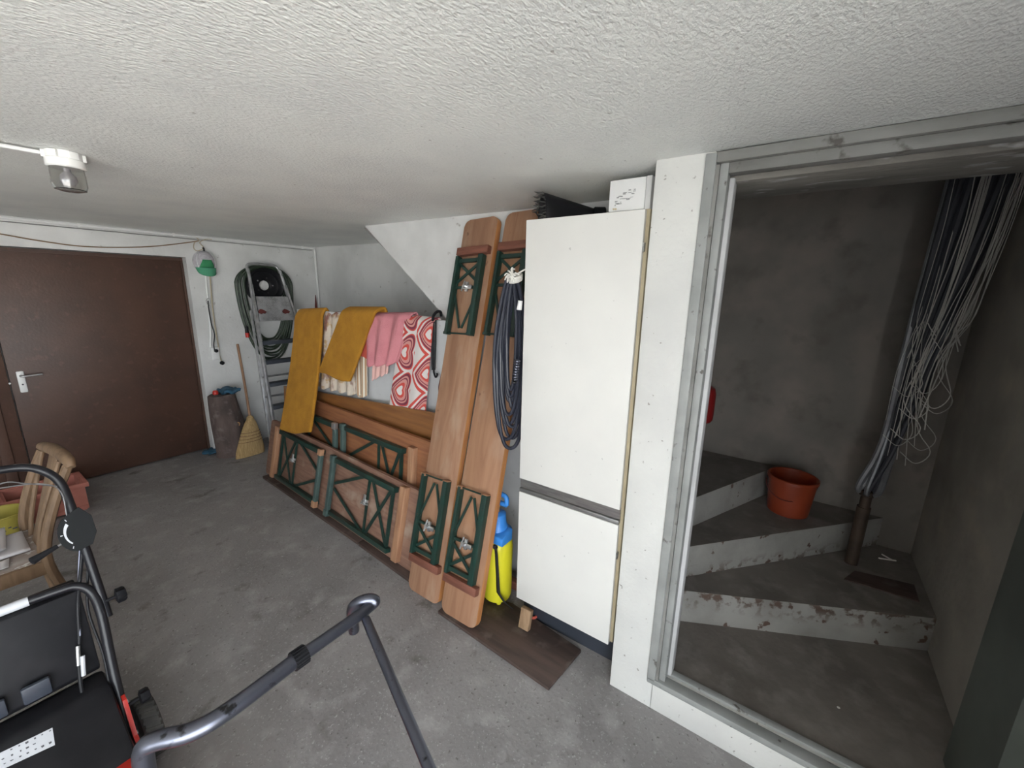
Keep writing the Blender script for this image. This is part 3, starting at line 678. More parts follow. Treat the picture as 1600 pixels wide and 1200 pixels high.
MB().lathe([(.012, 0), (.015, .004), (.012, .012)], (sy[0]-.070, sy[1]-.035, z0+.375), 10, (-1, -.4, 0)).build('strap_eyelet', 'strap', sp_)

# ------------------------------------------------------------------ far wall: ladder, hose, rim, broom, log, cap, cords
# steel wheel rim on wall with hose wound over it
rc = hy(415, 446, 4.95)
rm = empty('wheel_rim', 'black steel wheel rim fixed to the far wall as hose holder', 'wheel rim', (rc.x, YF, rc.z-.2))
MB().lathe([(.185, .0), (.20, -.012), (.20, -.02), (.178, -.03), (.165, -.05), (.165, -.075), (.18, -.09), (.19, -.10), (.182, -.104), (.16, -.09), (.145, -.06), (.12, -.05), (.085, -.058), (.058, -.05), (.054, -.045), (.054, -.03), (.12, -.03), (.15, -.02)], (rc.x, YF-.004, rc.z), 40, (0, 1, 0), close=False).build('rim', 'blk', rm)
for k in range(5):
    a = 2*math.pi*k/5; MB().cyl((rc.x+.085*math.cos(a), YF-.064, rc.z+.085*math.sin(a)), (rc.x+.085*math.cos(a), YF-.055, rc.z+.085*math.sin(a)), .008, n=10).build('bolt_hole', 'zinc' if k in (0, 2) else 'rubber', rm)
hs = empty('garden_hose', 'dark green garden hose coiled over the wheel rim behind the ladder', 'hose', (rc.x, YF-.05, .9))
rr = random.Random(5)
for i in range(10):
    ex = .012*i; hw = .205+.010*i; zb = 1.16-.026*i+rr.uniform(-.012, .012); zt = rc.z+.185+.008*(i % 5)
    cx = rc.x+.012+rr.uniform(-.008, .008)
    pts = []
    for k in range(30):
        a = 2*math.pi*k/30; s_, c_ = math.sin(a), math.cos(a)
        zc_ = rc.z if s_ > 0 else rc.z; z = rc.z+(zt-rc.z)*s_ if s_ > 0 else rc.z+(rc.z-zb)*s_
        x = cx+hw*math.copysign(abs(c_)**(.8 if s_ < 0 else 1), c_)*(1-.12*max(0, -s_)**2)
        pts.append((x, YF-.016-.020*(i % 4)-.004*math.sin(a), z))
    MB().tube(pts, .0105, 8, closed=True, sub=2).build('hose_loop', 'hose', hs)
k = hy(386, 520, 4.95); MB().cyl(k+V((0, 0, .07)), k+V((0, 0, -.0)), .016, .018, 12).build('connector', 'blk', hs); MB().cyl(k, k-V((0, 0, .05)), .020, .018, 12).build('connector', 'red', hs)

# ladder
ld = empty('stepladder', 'folded aluminium stepladder leaning on the far wall in front of the hose', 'stepladder', (2.2, 4.5, 0))
LK = .225; LY = 4.43
def lp(x, z, off=0): return V((x, LY+LK*z-off, z))
ln = V((0, -1, LK)).normalized()
def lpx(px, py, off=0): return hpl(px, py, (0, LY-off, 0), (0, 1, -LK))
TLp = lpx(386, 420); TRp = lpx(436, 425)
BLx = 1.985; BRx = 2.62
def railx(z, s): 
    zt = TLp.z; t = z/zt
    return (BLx*(1-t)+TLp.x*t) if s == 0 else (BRx*(1-t)+TRp.x*t)
zt = TLp.z
for s_ in (0, 1):
    MB().bar(lp(railx(.03, s_), .03), lp(railx(1.76, s_), 1.76), .024, .05, ln, .003).build('front_rail', 'aluB', ld)
    MB().tube([lp(railx(0, s_), .001)+V((0, -.02, 0)), lp(railx(.06, s_), .06)+V((0, -.02, 0))], .026, 8).build('foot', 'blk', ld)
    xo = -.045 if s_ == 0 else .03
    MB().bar(lp(railx(.03, s_)+xo, .03, -.03), lp(railx(1.5, s_)+xo*.5, 1.5, -.03), .02, .022, ln, .003).build('rear_rail', 'aluB', ld)
MB().tube([lp(railx(1.55, 0), 1.55, .03), lp(railx(1.9, 0), 1.9, .02), lp(TLp.x-.002, zt-.02, .01), lp(TLp.x+.02, zt+.045, .0), lp((TLp.x+TRp.x)/2, zt+.055, 0), lp(TRp.x-.025, zt+.04, .0), lp(TRp.x+.002, zt-.03, .01), lp(railx(1.9, 1), 1.9, .02), lp(railx(1.55, 1), 1.55, .03)], .0155, 10, sub=6).build('handle_loop', 'aluB', ld)
zp0, zp1 = lpx(400, 502).z, lpx(398, 463).z
MB().hexa([lp(railx(zp0, 0)+.02, zp0, .055), lp(railx(zp0, 1)-.015, zp0, .055), lp(railx(zp0, 1)-.015, zp0, .03), lp(railx(zp0, 0)+.02, zp0, .03), lp(railx(zp1, 0)+.02, zp1, .055), lp(railx(zp1, 1)-.02, zp1, .055), lp(railx(zp1, 1)-.02, zp1, .03), lp(railx(zp1, 0)+.02, zp1, .03)], .003).build('platform', 'aluB', ld)
tr_ = MB()
for i in range(9):
    for j in range(8):
        z = zp0+(zp1-zp0)*(j+.5)/8; x = railx(z, 0)+.04+(railx(z, 1)-railx(z, 0)-.075)*(i+.5)/9; sg_ = 1 if (i+j) % 2 else -1
        tr_.bar(lp(x-.010, z-.006*sg_, .0555), lp(x+.010, z+.006*sg_, .0555), .006, .003, ln)
tp = tr_.build('tread_pattern', 'zinc', ld); tp['kind'] = 'stuff'
for z, xs in ((zp0+.10, 0.10), (zp0+.095, .80)):
    x = railx(z, 0)+.02+(railx(z, 1)-railx(z, 0)-.04)*xs
    MB().prism([lp(x+(.034+.012*math.sin(5*k+xs*9))*math.cos(k*.7), z+(.026+.009*math.cos(4*k))*math.sin(k*.7), .0575) for k in range(9)], ln*.002).build('stain', 'darkred', ld, smooth=False)
for py in (536, 567, 603, 640):
    z = lpx(405, py).z; x0, x1 = railx(z, 0)+.012, railx(z, 1)-.012
    if z < .05: continue
    MB().hexa([lp(x0, z-.02, .06), lp(x1, z-.02, .06), V((x1, lp(0, z).y+.04, z-.016)), V((x0, lp(0, z).y+.04, z-.016)), lp(x0, z+.018, .06), lp(x1, z+.018, .06), V((x1, lp(0, z).y+.04, z+.018)), V((x0, lp(0, z).y+.04, z+.018))], .003).build('step', 'plinth', ld)
for py in (590, 622):
    z = lpx(405, py, -.05).z
    if z > .05: MB().cyl(lp(railx(z, 0)-.02, z, -.04), lp(railx(z, 1)+.02, z, -.04), .011).build('rear_rung', 'aluB', ld)

# log
lb = hz(364, 711, 0); lc = V((1.715, 4.80, 0))
lg = empty('tree_log', 'upright bark-covered log standing beside the brown door', 'log', lc)
rr = random.Random(2); phs = [rr.uniform(0, 6) for _ in range(8)]
def jit(t, z): return 1+.035*math.sin(2*math.pi*2*t+phs[0]+z*6)+.03*math.sin(2*math.pi*3*t+phs[1]-z*9)+.015*math.sin(2*math.pi*7*t+phs[2])
prof = [(.136-.012*(i/14)+.022*math.sin(i/14*3.0+.4)+(.012 if i in (0, ) else 0), .66*i/14) for i in range(15)]
lm = MB(); lm.lathe(prof, lc, 36, (-.06, .02, 1), jit=jit); lm.build('trunk', 'bark', lg, ang=60)
k = hy(371, 663, lc.y-.140)
MB().lathe([(.028, 0), (.026, .012), (.014, .014), (.012, .006), (.004, .006)], k+V((0, .01, 0)), 16, (.15, -1, 0)).build('knot', 'cutwood', lg)
tp = lc+V((-.04, .012, .668))
bt = MB(); bt.grid(lambda u, v: (tp.x+(-.01+.15*u), tp.y-.11+.2*v, tp.z+.022+.018*math.sin(9*u+3*v)*math.sin(7*v+2)), 14, 14)
tag(bt.build('blue_tarp', 'bluerag', solid=.03, ang=80), 'crumpled blue tarp on top of the upright log', 'tarp')
MB_ = MB().lathe([(.012, 0), (.024, .006), (.026, .03), (.018, .045)], tp+V((-.075, -.07, .008)), 14); tag(MB_.build('bottle_top', 'red'), 'small red plastic bottle top at the edge of the log top', 'bottle top')
k = hz(325, 708, 0)
rg = MB(); rg.grid(lambda u, v: (k.x-.03+.16*u+.02*math.sin(7*v), k.y-.10+.16*v+.02*math.sin(5*u), .012+.010*math.sin(11*u+2)*math.sin(8*v)+.012*u), 14, 12)
tag(rg.build('blue_rag', 'bluerag', solid=.012, ang=80), 'crumpled blue plastic rag on the floor beside the door jamb', 'rag')

# broom
bm_ = empty('straw_broom', 'straw broom with wooden handle standing before the log', 'broom', (1.83, 4.60, 0))
hb = hy(391, 655, 4.62); ht = hy(371, 538, 4.90)
MB().tube([hb-V((0, 0, .05)), hb, (hb+ht)/2+V((.004, 0, 0)), ht], .0125, 10, sub=3).build('handle', 'stick', bm_)
f0, f1 = hy(371, 713, 4.57), hy(413, 706, 4.57)
zb0 = .006
L_ = []
for t in range(13):
    s_ = t/12; wdt = .035+(.105-.0)*min(1, (s_*1.15))**.75; cx = hb.x*(1-s_)+((f0.x+f1.x)/2)*s_; cy = hb.y*(1-s_)+4.585*s_; z = (hb.z-.0)*(1-s_)+zb0*s_
    L_.append((cx, cy, z, wdt, .03+.02*math.sin(math.pi*min(1, s_*1.1))))
bs_ = MB(); rings = []
for cx, cy, z, wd, th in L_: rings.append([bs_.bm.verts.new((cx+wd*math.cos(a)*(1+.03*math.sin(9*a)), cy+th*math.sin(a), z)) for a in [2*math.pi*k/28 for k in range(28)]])
for i in range(len(rings)-1):
    for k in range(28): bs_.bm.faces.new((rings[i][k], rings[i][(k+1) % 28], rings[i+1][(k+1) % 28], rings[i+1][k]))
bs_.bm.faces.new(rings[0]); bs_.bm.faces.new(rings[-1][::-1]); bs_.build('bristles', 'straw', bm_, ang=60)
MB().lathe([(.026, -.02), (.034, 0), (.034, .03), (.016, .05)], hb-V((0, 0, .01)), 16).build('neck', 'straw', bm_)
for i in (4, 5, 6, 7):
    cx, cy, z, wd, th = L_[i]; MB().tube([(cx+(wd+.003)*math.cos(a), cy+(th+.003)*math.sin(a), z) for a in [2*math.pi*k/24 for k in range(24)]], .0022, 5, closed=True).build('binding', 'darkred', bm_)

# cap on hook
cp = empty('baseball_cap', 'grey mesh cap with green front and peak hanging on the far wall', 'cap', (1.765, YF-.06, 1.81))
cq = hy(322, 411, 4.97); cx, cy, cz = cq.x, YF-.012, cq.z+.01
def crown(u, v, sc=1, y0=0):
    a = math.pi*(u); b = -math.pi/2+math.pi*v   # half ellipsoid facing the room
    return V((cx-.098*math.cos(a)*math.cos(b)*sc, cy-.085*math.sin(a)*math.cos(b)*sc-.001-y0, cz+.108*math.sin(b)*sc))
MB().grid(lambda u, v: crown(u, v), 20, 16).build('crown', 'capgrey', cp, ang=80)
def frontp(u, v):
    uu = .5+(u-.5)*(.25+.75*(1-v)**1.3); return crown(uu, .06+.50*v, 1.03)
MB().grid(frontp, 14, 12).build('front_panel', 'capgreen', cp, ang=80, solid=.003)
def brim(u, v):
    a = math.pi*u; w_ = .085*(1-.12*v); return V((cx+.002-w_*math.cos(a)*(1 if v < .9 else .98), cy-.012-.085*math.sin(a)*(.7+.3*(1-v))-.02*v, cz-.055-.085*v*(.55+.45*math.sin(a))))
MB().grid(brim, 18, 8).build('peak', 'cappeak', cp, ang=80, solid=.004)
for uu in (.22, .78):
    MB().tube([crown(uu, t/8*.5+.30, 1.04) for t in range(9)], .003, 5).build('seam', 'white_pl', cp)
tag(MB().tube([(cx+.01, YF-.001, cz+.135), (cx+.01, YF-.02, cz+.135), (cx+.01, YF-.025, cz+.12), (cx+.01, YF-.022, cz+.10)], .008, 8, sub=3).build('wall_hook', 'blk'), 'small black wall hook above the hanging cap', 'hook')

# conduits, clips, cords
def onW(px, py, off=.01): return hy(px, py, YF-off)
def conduit(name, label, pts, r, m, cat='conduit', clips=()):
    e = empty(name, label, cat, pts[0]); MB().tube(pts, r, 8).build('pipe', m, e)
    for c in clips: MB().box((c[0]-.010, c[1]-.004, c[2]-.014), (c[0]+.010, c[1]+.018, c[2]+.014), .003).build('clip', 'white_pl', e)
    return e
za = onW(0, 338).z; 
zA = 2.215
conduit('ceiling_conduit', 'thin white cable conduit clipped along the top of the far wall', [(GX+.1, YF-.012, zA), (XR-.03, YF-.012, zA)], .008, 'white_pl', clips=[(onW(px, 360).x, YF-.012, zA) for px in (124, 270, 350, 418, 470)])
conduit('conduit_shadow_line', 'thin grey line added as the shadow just below the white conduit on the far wall', [(GX+.1, YF-.006, zA-.024), (XR-.05, YF-.006, zA-.024)], .0042, 'alu', cat='cable')  # thin tube added to draw the dark shadow line under the conduit
conduit('wall_conduit', 'white vertical conduit running down the corner beside the ladder', [(XR-.025, YF-.03, 2.2), (XR-.025, YF-.03, .3)], .012, 'white_pl', clips=[(XR-.025, YF-.03, 2.12), (XR-.025, YF-.03, 1.62)])
tag(MB().tube([onW(-60, 356), onW(0, 365.5), onW(60, 376), onW(130, 385), onW(200, 386.5), onW(250, 384), onW(300, 378), onW(310, 376)], .005, 6, sub=5).build('sagging_cord', 'cord'), 'brown cord sagging along the wall above the brown door', 'cord')
tag(MB().tube([onW(296, 370), onW(306, 371), onW(311, 376), onW(304, 379), onW(303, 388), onW(309, 392), onW(318, 387), onW(312, 379), onW(322, 374), onW(331, 374), onW(320, 371)], .004, 6, sub=5).build('cord_knot', 'cordlt'), 'loosely knotted beige cord loop above the cap', 'cord')
sk = onW(335, 552)
bxs = empty('wall_socket', 'white surface-mounted wall socket below the hanging cap', 'socket', (sk.x, YF, sk.z-.06))
MB().box((sk.x-.036, YF-.045, sk.z-.065), (sk.x+.036, YF, sk.z+.065), .006).build('housing', 'white_pl', bxs)
MB().box((sk.x-.030, YF-.050, sk.z-.058), (sk.x+.030, YF-.045, sk.z-.004), .002).build('flap', 'white_pl', bxs)
MB().lathe([(.018, 0), (.018, .02), (.012, .022)], (sk.x+.004, YF-.042, sk.z+.03), 14, (0, -1, 0)).build('plug', 'blk', bxs)
MB().tube([(sk.x-.03, YF-.012, sk.z+.06), onW(329, 520), onW(326, 480), onW(322, 440), onW(321, 425)], .0075, 8).build('conduit', 'white_pl', bxs)
e = empty('plugged_cord', 'thin dark cord with inline clips hanging from the cap hook to the socket', 'cord', (sk.x, YF-.03, sk.z))
MB().tube([onW(325, 470, .03), onW(326, 482, .03), onW(330, 505, .03), onW(335, 522, .03), onW(334, 538, .05), onW(335, 547, .06)], .005, 6, sub=4).build('cord', 'strap', e)
MB().tube([onW(322, 470, .03), onW(326, 466, .03), onW(328, 472, .03), onW(326, 478, .03)], .004, 6, closed=True, sub=3).build('clip', 'alu', e)
e = empty('hanging_plug_cord', 'beige cord with a black plug hanging down beside the socket', 'cord', onW(346, 570))
MB().tube([onW(328, 432, .03), onW(330, 455, .03), onW(332, 480, .02), onW(336, 510, .02), onW(341, 540, .02), onW(343, 555, .02), onW(346, 564, .025)], .006, 6, sub=4).build('cord', 'cordlt', e)
k = onW(347, 567, .03); MB().lathe([(.012, -.018), (.020, -.01), (.020, .012), (.012, .02)], k, 12, (.5, -.6, -.4)).build('plug', 'blk', e)

# ceiling lamp
lq = hz(99, 238, zc(2.3))
la = empty('ceiling_lamp', 'white ceramic bulkhead ceiling lamp with clear glass jar', 'lamp', (lq.x, lq.y, lq.z-.2))
lz = zc(lq.y)
MB().lathe([(.050, 0), (.050, -.024), (.054, -.027), (.054, -.050), (.050, -.054), (.044, -.054)], (lq.x, lq.y, lz-.001), 32).build('base', 'ceramic', la)
for k in range(6):
    a = 2*math.pi*k/6+.3; MB().box((-.014, .044, -.027), (.014, .058, -.002), .003, M4=Matrix.Translation(V((lq.x, lq.y, lz))) @ Matrix.Rotation(a, 4, 'Z')).build('lug', 'ceramic', la)
MB().lathe([(.046, -.052), (.048, -.075), (.048, -.112), (.043, -.128), (.022, -.134), (.002, -.134), (.002, -.130), (.022, -.130), (.040, -.125), (.045, -.110), (.045, -.075), (.043, -.052)], (lq.x, lq.y, lz), 32, close=False).build('glass_jar', 'glass', la)
MB().lathe([(.010, -.052), (.010, -.066), (.022, -.080), (.024, -.098), (.014, -.114), (.003, -.118)], (lq.x, lq.y, lz), 20).build('bulb', 'capgrey', la)
cq = hz(0, 226, lz-.012)
dv = (V((cq.x, cq.y, 0))-V((lq.x, lq.y, 0))).normalized()
conduit('lamp_conduit', 'white cable conduit on the ceiling leading to the lamp', [V((lq.x, lq.y, lz-.014))+dv*.058, V((lq.x, lq.y, lz-.012))+dv*1.4], .007, 'white_pl')

# ------------------------------------------------------------------ stairwell things
bk = hz(1236, 800, .508); bk = V((2.80, -.085, .509))
bu = empty('orange_bucket', 'orange plastic bucket standing on the second winder step', 'bucket', bk)
bb = MB(); bb.lathe([(.002, .004), (.098, .004), (.100, 0), (.104, .004), (.122, .205), (.130, .207), (.130, .222), (.124, .226), (.119, .222), (.100, .008), (.002, .008)], bk, 36, close=False)
bb.build('body', 'orange', bu)
hp_ = []
for t in range(11):
    a = math.pi*t/10; hp_.append(bk+V((-.60*.0-.128*math.cos(a)*.42-.118*math.sin(a), .128*math.cos(a), .195-.085*math.sin(a)**1.2)))
MB().tube(hp_, .0028, 6, sub=2).build('handle', 'darkred', bu)

# pipe and cable bundle
cbn = empty('cable_riser', 'rusty pipe fanning out into a tall bundle of grey conduits and wires', 'cable bundle', (2.735, -.41, .33))
pb0 = V((2.735, -.408, .333))
MB().cyl(pb0, pb0+V((0, -.002, .34)), .030, n=18).build('pipe', 'rust', cbn)
MB().cyl(pb0+V((0, -.002, .31)), pb0+V((0, -.003, .43)), .024, n=18).build('pipe_neck', 'rust', cbn)
MB().lathe([(.03, 0), (.036, .006), (.036, .03), (.028, .036)], pb0+V((0, -.003, .405)), 20).build('collar', 'rust', cbn)
rr = random.Random(21)
zb = .333+.42
for i in range(13):
    t = i/12; yt = -.445-.215*t; xo = rr.uniform(-.04, .05)
    y0 = -.41+.028*math.cos(i*2.4); x0 = 2.735+.028*math.sin(i*2.4)
    yk = -.41+(-.445-.10*t+.41)*.35
    pts = [(x0, y0, zb), (x0+(.02 if i % 2 else -.02), y0+(.012-.03*t), zb+.05), (x0+xo*.5, yk-.02*t, zb+.30), (2.735+xo, -.425-.13*t, 1.55), (2.735+xo*1.2, yt, 2.4), (2.735+xo*1.2, yt-.01, 2.79)]
    MB().tube(pts, .011 if i % 3 else .015, 8, sub=5).build('conduit', 'conduit' if i % 3 != 1 else 'dkcable', cbn)
for i in range(9):
    t = (i+.5)/9; yt = -.44-.23*t; xo = rr.uniform(-.07, .0)
    MB().tube([(2.735+xo*.2, -.425-.10*t, 1.35+rr.uniform(-.1, .3)), (2.735+xo*.6, -.43-.14*t, 1.75), (2.735+xo, yt, 2.4), (2.735+xo, yt, 2.79)], .017, 8, sub=4).build('cable', 'dkcable', cbn)
for i in range(34):
    t = rr.random(); yt = -.43-.24*t; zend = rr.uniform(.95, 1.6); y1 = -.40-.20*t*((zend)/1.9)-.02
    xo = rr.uniform(-.085, -.045)
    pts = [(2.735+xo, yt, 2.5+rr.uniform(-.25, .2)), (2.735+xo, yt*.75+y1*.25+rr.uniform(-.012, .012), 2.05), (2.735+xo+rr.uniform(-.02, .02), yt*.35+y1*.65+rr.uniform(-.02, .02), 1.7), (2.735+xo, y1+rr.uniform(-.02, .02), (1.7+zend)/2), (2.735+xo+rr.uniform(-.03, .03), y1+rr.uniform(-.04, .04), zend)]
    if i % 4 == 0: pts += [(2.735+xo-.02, y1-.05, zend-.12), (2.735+xo-.02, y1-.01, zend-.19), (2.735+xo, y1+.05, zend-.15)]
    MB().tube(pts, rr.uniform(.0013, .0026), 5, sub=5).build('wire', 'wire', cbn)
# board and sticks on the winder step
z = .3325
tag(MB().prism([hz(1318, 906, z), hz(1436, 941, z), hz(1428, 915, z), hz(1335, 893, z)], (0, 0, .006)).build('thin_board', 'plank', smooth=False), 'thin dark board lying on the first winder step at the pipe foot', 'board')
a_, b_, c_ = hz(1373, 872, z+.004), hz(1400, 876, z+.004), hz(1378, 866, z+.004)
tag(MB().tube([a_, b_], .004, 6).build('wood_sliver', 'string'), 'longer pale wood sliver on the winder step below the cables', 'sliver')
tag(MB().tube([c_, hz(1394, 875, z+.011)], .0035, 6).build('wood_sliver', 'string'), 'shorter pale wood sliver crossing the longer one below the cables', 'sliver')
tag(MB().lathe([(.004, 0), (.006, .002), (.003, .004)], hz(1310, 1106, ZL+.001), 8).build('paper_scrap', 'string'), 'tiny pale scrap lying on the landing floor', 'scrap')
# red canister on the back wall behind the jamb
k = hx(1117.5, 630, 2.975); kb = hx(1112, 661, 2.975).z
rc_ = empty('fire_extinguisher', 'red canister on the stairwell wall, mostly hidden by the door frame', 'canister', (2.975, k.y+.06, kb))
MB().lathe([(.045, 0), (.058, .02), (.060, .06), (.060, .20), (.050, .235), (.02, .255), (.016, .275)], (2.975, k.y+.060, kb), 24).build('cylinder', 'extred', rc_)
MB().box((2.95, k.y+.042, kb+.272), (3.0, k.y+.078, kb+.30), .005).build('valve', 'blk', rc_)
MB().box((3.03, k.y+.02, kb+.10), (3.05, k.y+.10, kb+.15)).build('bracket', 'blk', rc_)

# ------------------------------------------------------------------ foreground handle frame
th = empty('push_handle_frame', 'dark metallic tubular push handle frame of a trolley in the foreground', 'trolley', (.1, .8, 0))
zh = .95
main = [hz(225, 1170, zh-.012), hz(245, 1157, zh), hz(300, 1143, zh), hz(360, 1108, zh), hz(467, 1028, zh)]
low = V((main[0].x-.004, main[0].y+.006, zh-.06))
path1 = [V((low.x, low.y, .08)), V((low.x, low.y, .5)), V((low.x, low.y, zh-.13)), low, main[0], main[1], main[2], main[3], main[4]]
MB().tube(path1, .0165, 14, sub=7).build('lower_tube', 'tubegrey', th)
e1 = hz(560, 962, zh); e2 = hz(583, 942, zh+.002)
dirm = (e1-main[4]).normalized()
far = V((dirm.y, -dirm.x, 0))*-1
cend = e2
# the grip: bends back over the far side and returns below
p_c = [main[4]-dirm*.01, main[4]+(e1-main[4])*.5, e1, hz(580, 946, zh), hz(586, 939, zh+.008), hz(577, 936, zh+.014), hz(562, 940, zh+.010), hz(551, 950, zh-.012), hz(551, 966, zh-.05), hz(553, 985, zh-.10)]
MB().tube(p_c, .0142, 14, sub=6).build('upper_tube', 'tubegrey', th)
c0 = main[4]-dirm*.014; c1 = main[4]+dirm*.016
MB().tube([c0, c1], .0195, 18).build('collar', 'blk', th)
rb = MB(); 
ux = V((0, 0, 1)); vx = dirm.cross(ux)
for k in range(18):
    a = 2*math.pi*k/18; o_ = (ux*math.cos(a)+vx*math.sin(a))*.0200; rb.tube([c0+o_, c1+o_], .0016, 5)
rb.build('collar_ribs', 'blk', th)
t0 = hz(572, 968, zh-.012); t1 = hz(672, 1203, zh-.02); td = (t1-t0).normalized(); t2 = t1+td*.22
MB().tube([t0, t1, t2, t2+td*.03+V((0, 0, -.05)), V((t2.x+td.x*.03, t2.y+td.y*.03, .4)), V((t2.x+td.x*.03, t2.y+td.y*.03, .08))], .0112, 12, sub=5).build('brace_tube', 'tubegrey', th)
bz = V((t2.x+td.x*.03, t2.y+td.y*.03, .08)); az = V((low.x, low.y, .08))
MB().tube([az, bz], .014, 10).build('base_tube', 'tubegrey', th)
for c in (az, bz):
    MB().lathe([(.03, -.012), (.045, -.016), (.05, -.008), (.05, .008), (.045, .016), (.03, .012)], (c.x, c.y, .0505), 20, (bz-az)).build('wheel', 'rubber', th)

# ------------------------------------------------------------------ mower
mw = empty('lawn_scarifier', 'black and red petrol garden machine with tubular handle and collector box', 'garden machine', (-.1, 1.6, 0))
XW = -.42
def hline(z): return 1.65+.44*z
up = [(.215, hline(.58)-.0, .58), (.213, hline(.70), .70), (.208, hline(.85), .86), (.204, hline(.98), .985), (.196, hline(1.05), 1.055), (.165, 2.125, 1.105), (.12, 2.145, 1.128), (.03, 2.15, 1.135), (-.2, 2.15, 1.135), (XW+.08, 2.145, 1.128), (XW+.03, 2.125, 1.10), (XW, hline(1.03), 1.04), (XW, hline(.58), .58)]
MB().tube(up, .0135, 12, sub=5).build('upper_handle', 'blk_gloss', mw)
lo = [(.178, 1.72, .16), (.182, 1.755, .26), (.192, hline(.45), .45), (.200, hline(.60)-.01, .60), (.194, hline(.67), .675), (.165, 1.963, .712), (.12, 1.972, .718), (0, 1.99, .715), (-.2, 1.99, .715), (XW+.07, 1.975, .715), (XW+.02, hline(.66), .67), (XW+.02, hline(.45), .45), (XW+.03, 1.72, .16)]
MB().tube(lo, .0142, 12, sub=5).build('lower_handle', 'blk_gloss', mw)
MB().tube([(.055, 1.982, .7175), (-.06, 1.99, .7155)], .0155, 14).build('sticker', 'sticker', mw)
# star knobs
def knob(c, ax, r=.024, name='star_knob', parent=mw, m='blk'):
    mb = MB(); mb.lathe([(r*.55, 0), (r, .004), (r, .024), (r*.8, .03)], c, 24, ax, jit=lambda t, z: 1+.13*math.cos(2*math.pi*6*t)); mb.cyl(V(c)-V(ax)*.03, V(c), .006); mb.build(name, m, parent)
k1_ = hx(170, 935, .242); knob((.245, hline(.63)-.005, .635), (1, 0, .0))
knob((.228, 1.765, .30), (1, 0, 0), .022)
MB().cyl((.19, 1.80, .285), (.205, 1.80, .285), .010, n=10).build('bolt', 'zinc', mw)
MB().cyl((.19, 1.925, .62), (.2035, 1.925, .62), .008, n=10).build('bolt', 'zinc', mw)
# control box with dial
cbx = V((.206, hline(.88), .885)); hd_ = V((0, .44, 1)).normalized(); fr_ = V((-.35, -.9, .42)).normalized()
toc = (CAM-cbx).normalized(); sdx = hd_.cross(toc).normalized(); nz = sdx.cross(hd_).normalized()
if nz.dot(toc) < 0: nz = -nz
sdx = hd_.cross(nz)
if sdx.dot(RT) < 0: sdx = -sdx
poly = []
def cpt(a, b, n=.0): return cbx+sdx*(a*.82)+hd_*(b*1.22)+nz*n
for a in range(-1, 12):
    an = R(115+a*13); poly.append(cpt(-.006+.056*math.cos(an), -.004+.056*math.sin(an), .012))
poly += [cpt(.030, -.052, .012), cpt(.052, -.02, .012), cpt(.05, .03, .012), cpt(.02, .064, .012)]
mb = MB(); mb.prism(poly, nz*.022, .0015); mb.build('control_box', 'blkmat', mw, ang=20)
dl = MB()
for i in range(14):
    a0, a1 = R(128+i*7.5), R(128+(i+1)*7.5); wd0 = .0035*(1.4-i/14*.9); 
    q = [cpt(-.004+(r)*math.cos(a), -.004+(r)*math.sin(a), .0345) for r, a in ((.036-wd0, a0), (.036+wd0, a0), (.036+wd0, a1), (.036-wd0, a1))]
    dl.prism(q, nz*.0006)
for an in (120, 178, 240):
    a = R(an); dl.prism([cpt(-.004+.043*math.cos(a+d), -.004+.043*math.sin(a+d), .0345) if j < 2 else cpt(-.004+.050*math.cos(a+d), -.004+.050*math.sin(a+d), .0345) for j, d in enumerate((-.03, .03, .03, -.03))], nz*.0006)
dl.build('dial_scale', 'sticker', mw, smooth=False)
l0 = cpt(-.05, -.022, .012); l1 = hz(42, 866, .90); l1 = cpt(-.150, -.044, .03)
MB().tube([l0, l0*.35+l1*.65], .0035, 8).build('lever_rod', 'zinc', mw)
MB().tube([l0*.8+l1*.2, l0*.3+l1*.7, l1*.97+l0*.03, l1], [.007, .011, .014, .009], 12).build('lever_grip', 'blk', mw)
# bail wire and cables
MB().tube([cpt(-.02, .05, -.0), V((.19, 2.06, 1.03)), V((.16, 2.06, 1.075)), V((.08, 2.10, 1.085)), V((-.1, 2.12, 1.09)), V((XW+.06, 2.08, 1.06)), V((XW+.01, 2.0, .9))], .0022, 6, sub=5).build('bail_wire', 'zincdull', mw)
MB().tube([V((.185, 2.07, 1.055)), V((.12, 2.07, 1.09)), V((.07, 2.075, 1.11)), V((.0, 2.09, 1.07))], .0022, 6, sub=5).build('bail_wire', 'zincdull', mw)
for i, (pts, r, m) in enumerate([
    ([cpt(.0, -.05, .0), V((.18, 1.98, .74)), V((.155, 1.935, .66)), V((.135, 1.90, .54)), V((.115, 1.86, .45)), V((.11, 1.80, .36)), V((.15, 1.70, .25)), V((.18, 1.62, .15))], .0055, 'blk'),
    ([cpt(.012, -.055, .0), V((.20, 1.985, .74)), V((.175, 1.935, .62)), V((.178, 1.86, .48)), V((.17, 1.80, .35)), V((.165, 1.70, .2))], .004, 'blk'),
    ([cpt(-.01, -.05, -.004), V((.165, 1.965, .69)), V((.14, 1.90, .56))], .003, 'tubegrey')]):
    MB().tube(pts, r, 8, sub=5).build('control_cable', m, mw)
MB().cyl((.128, 1.888, .535), (.118, 1.868, .475), .006, n=8).build('cable_adjuster', 'alu', mw)
MB().cyl((.132, 1.872, .50), (.122, 1.85, .44), .006, n=8).build('cable_adjuster', 'sticker', mw)
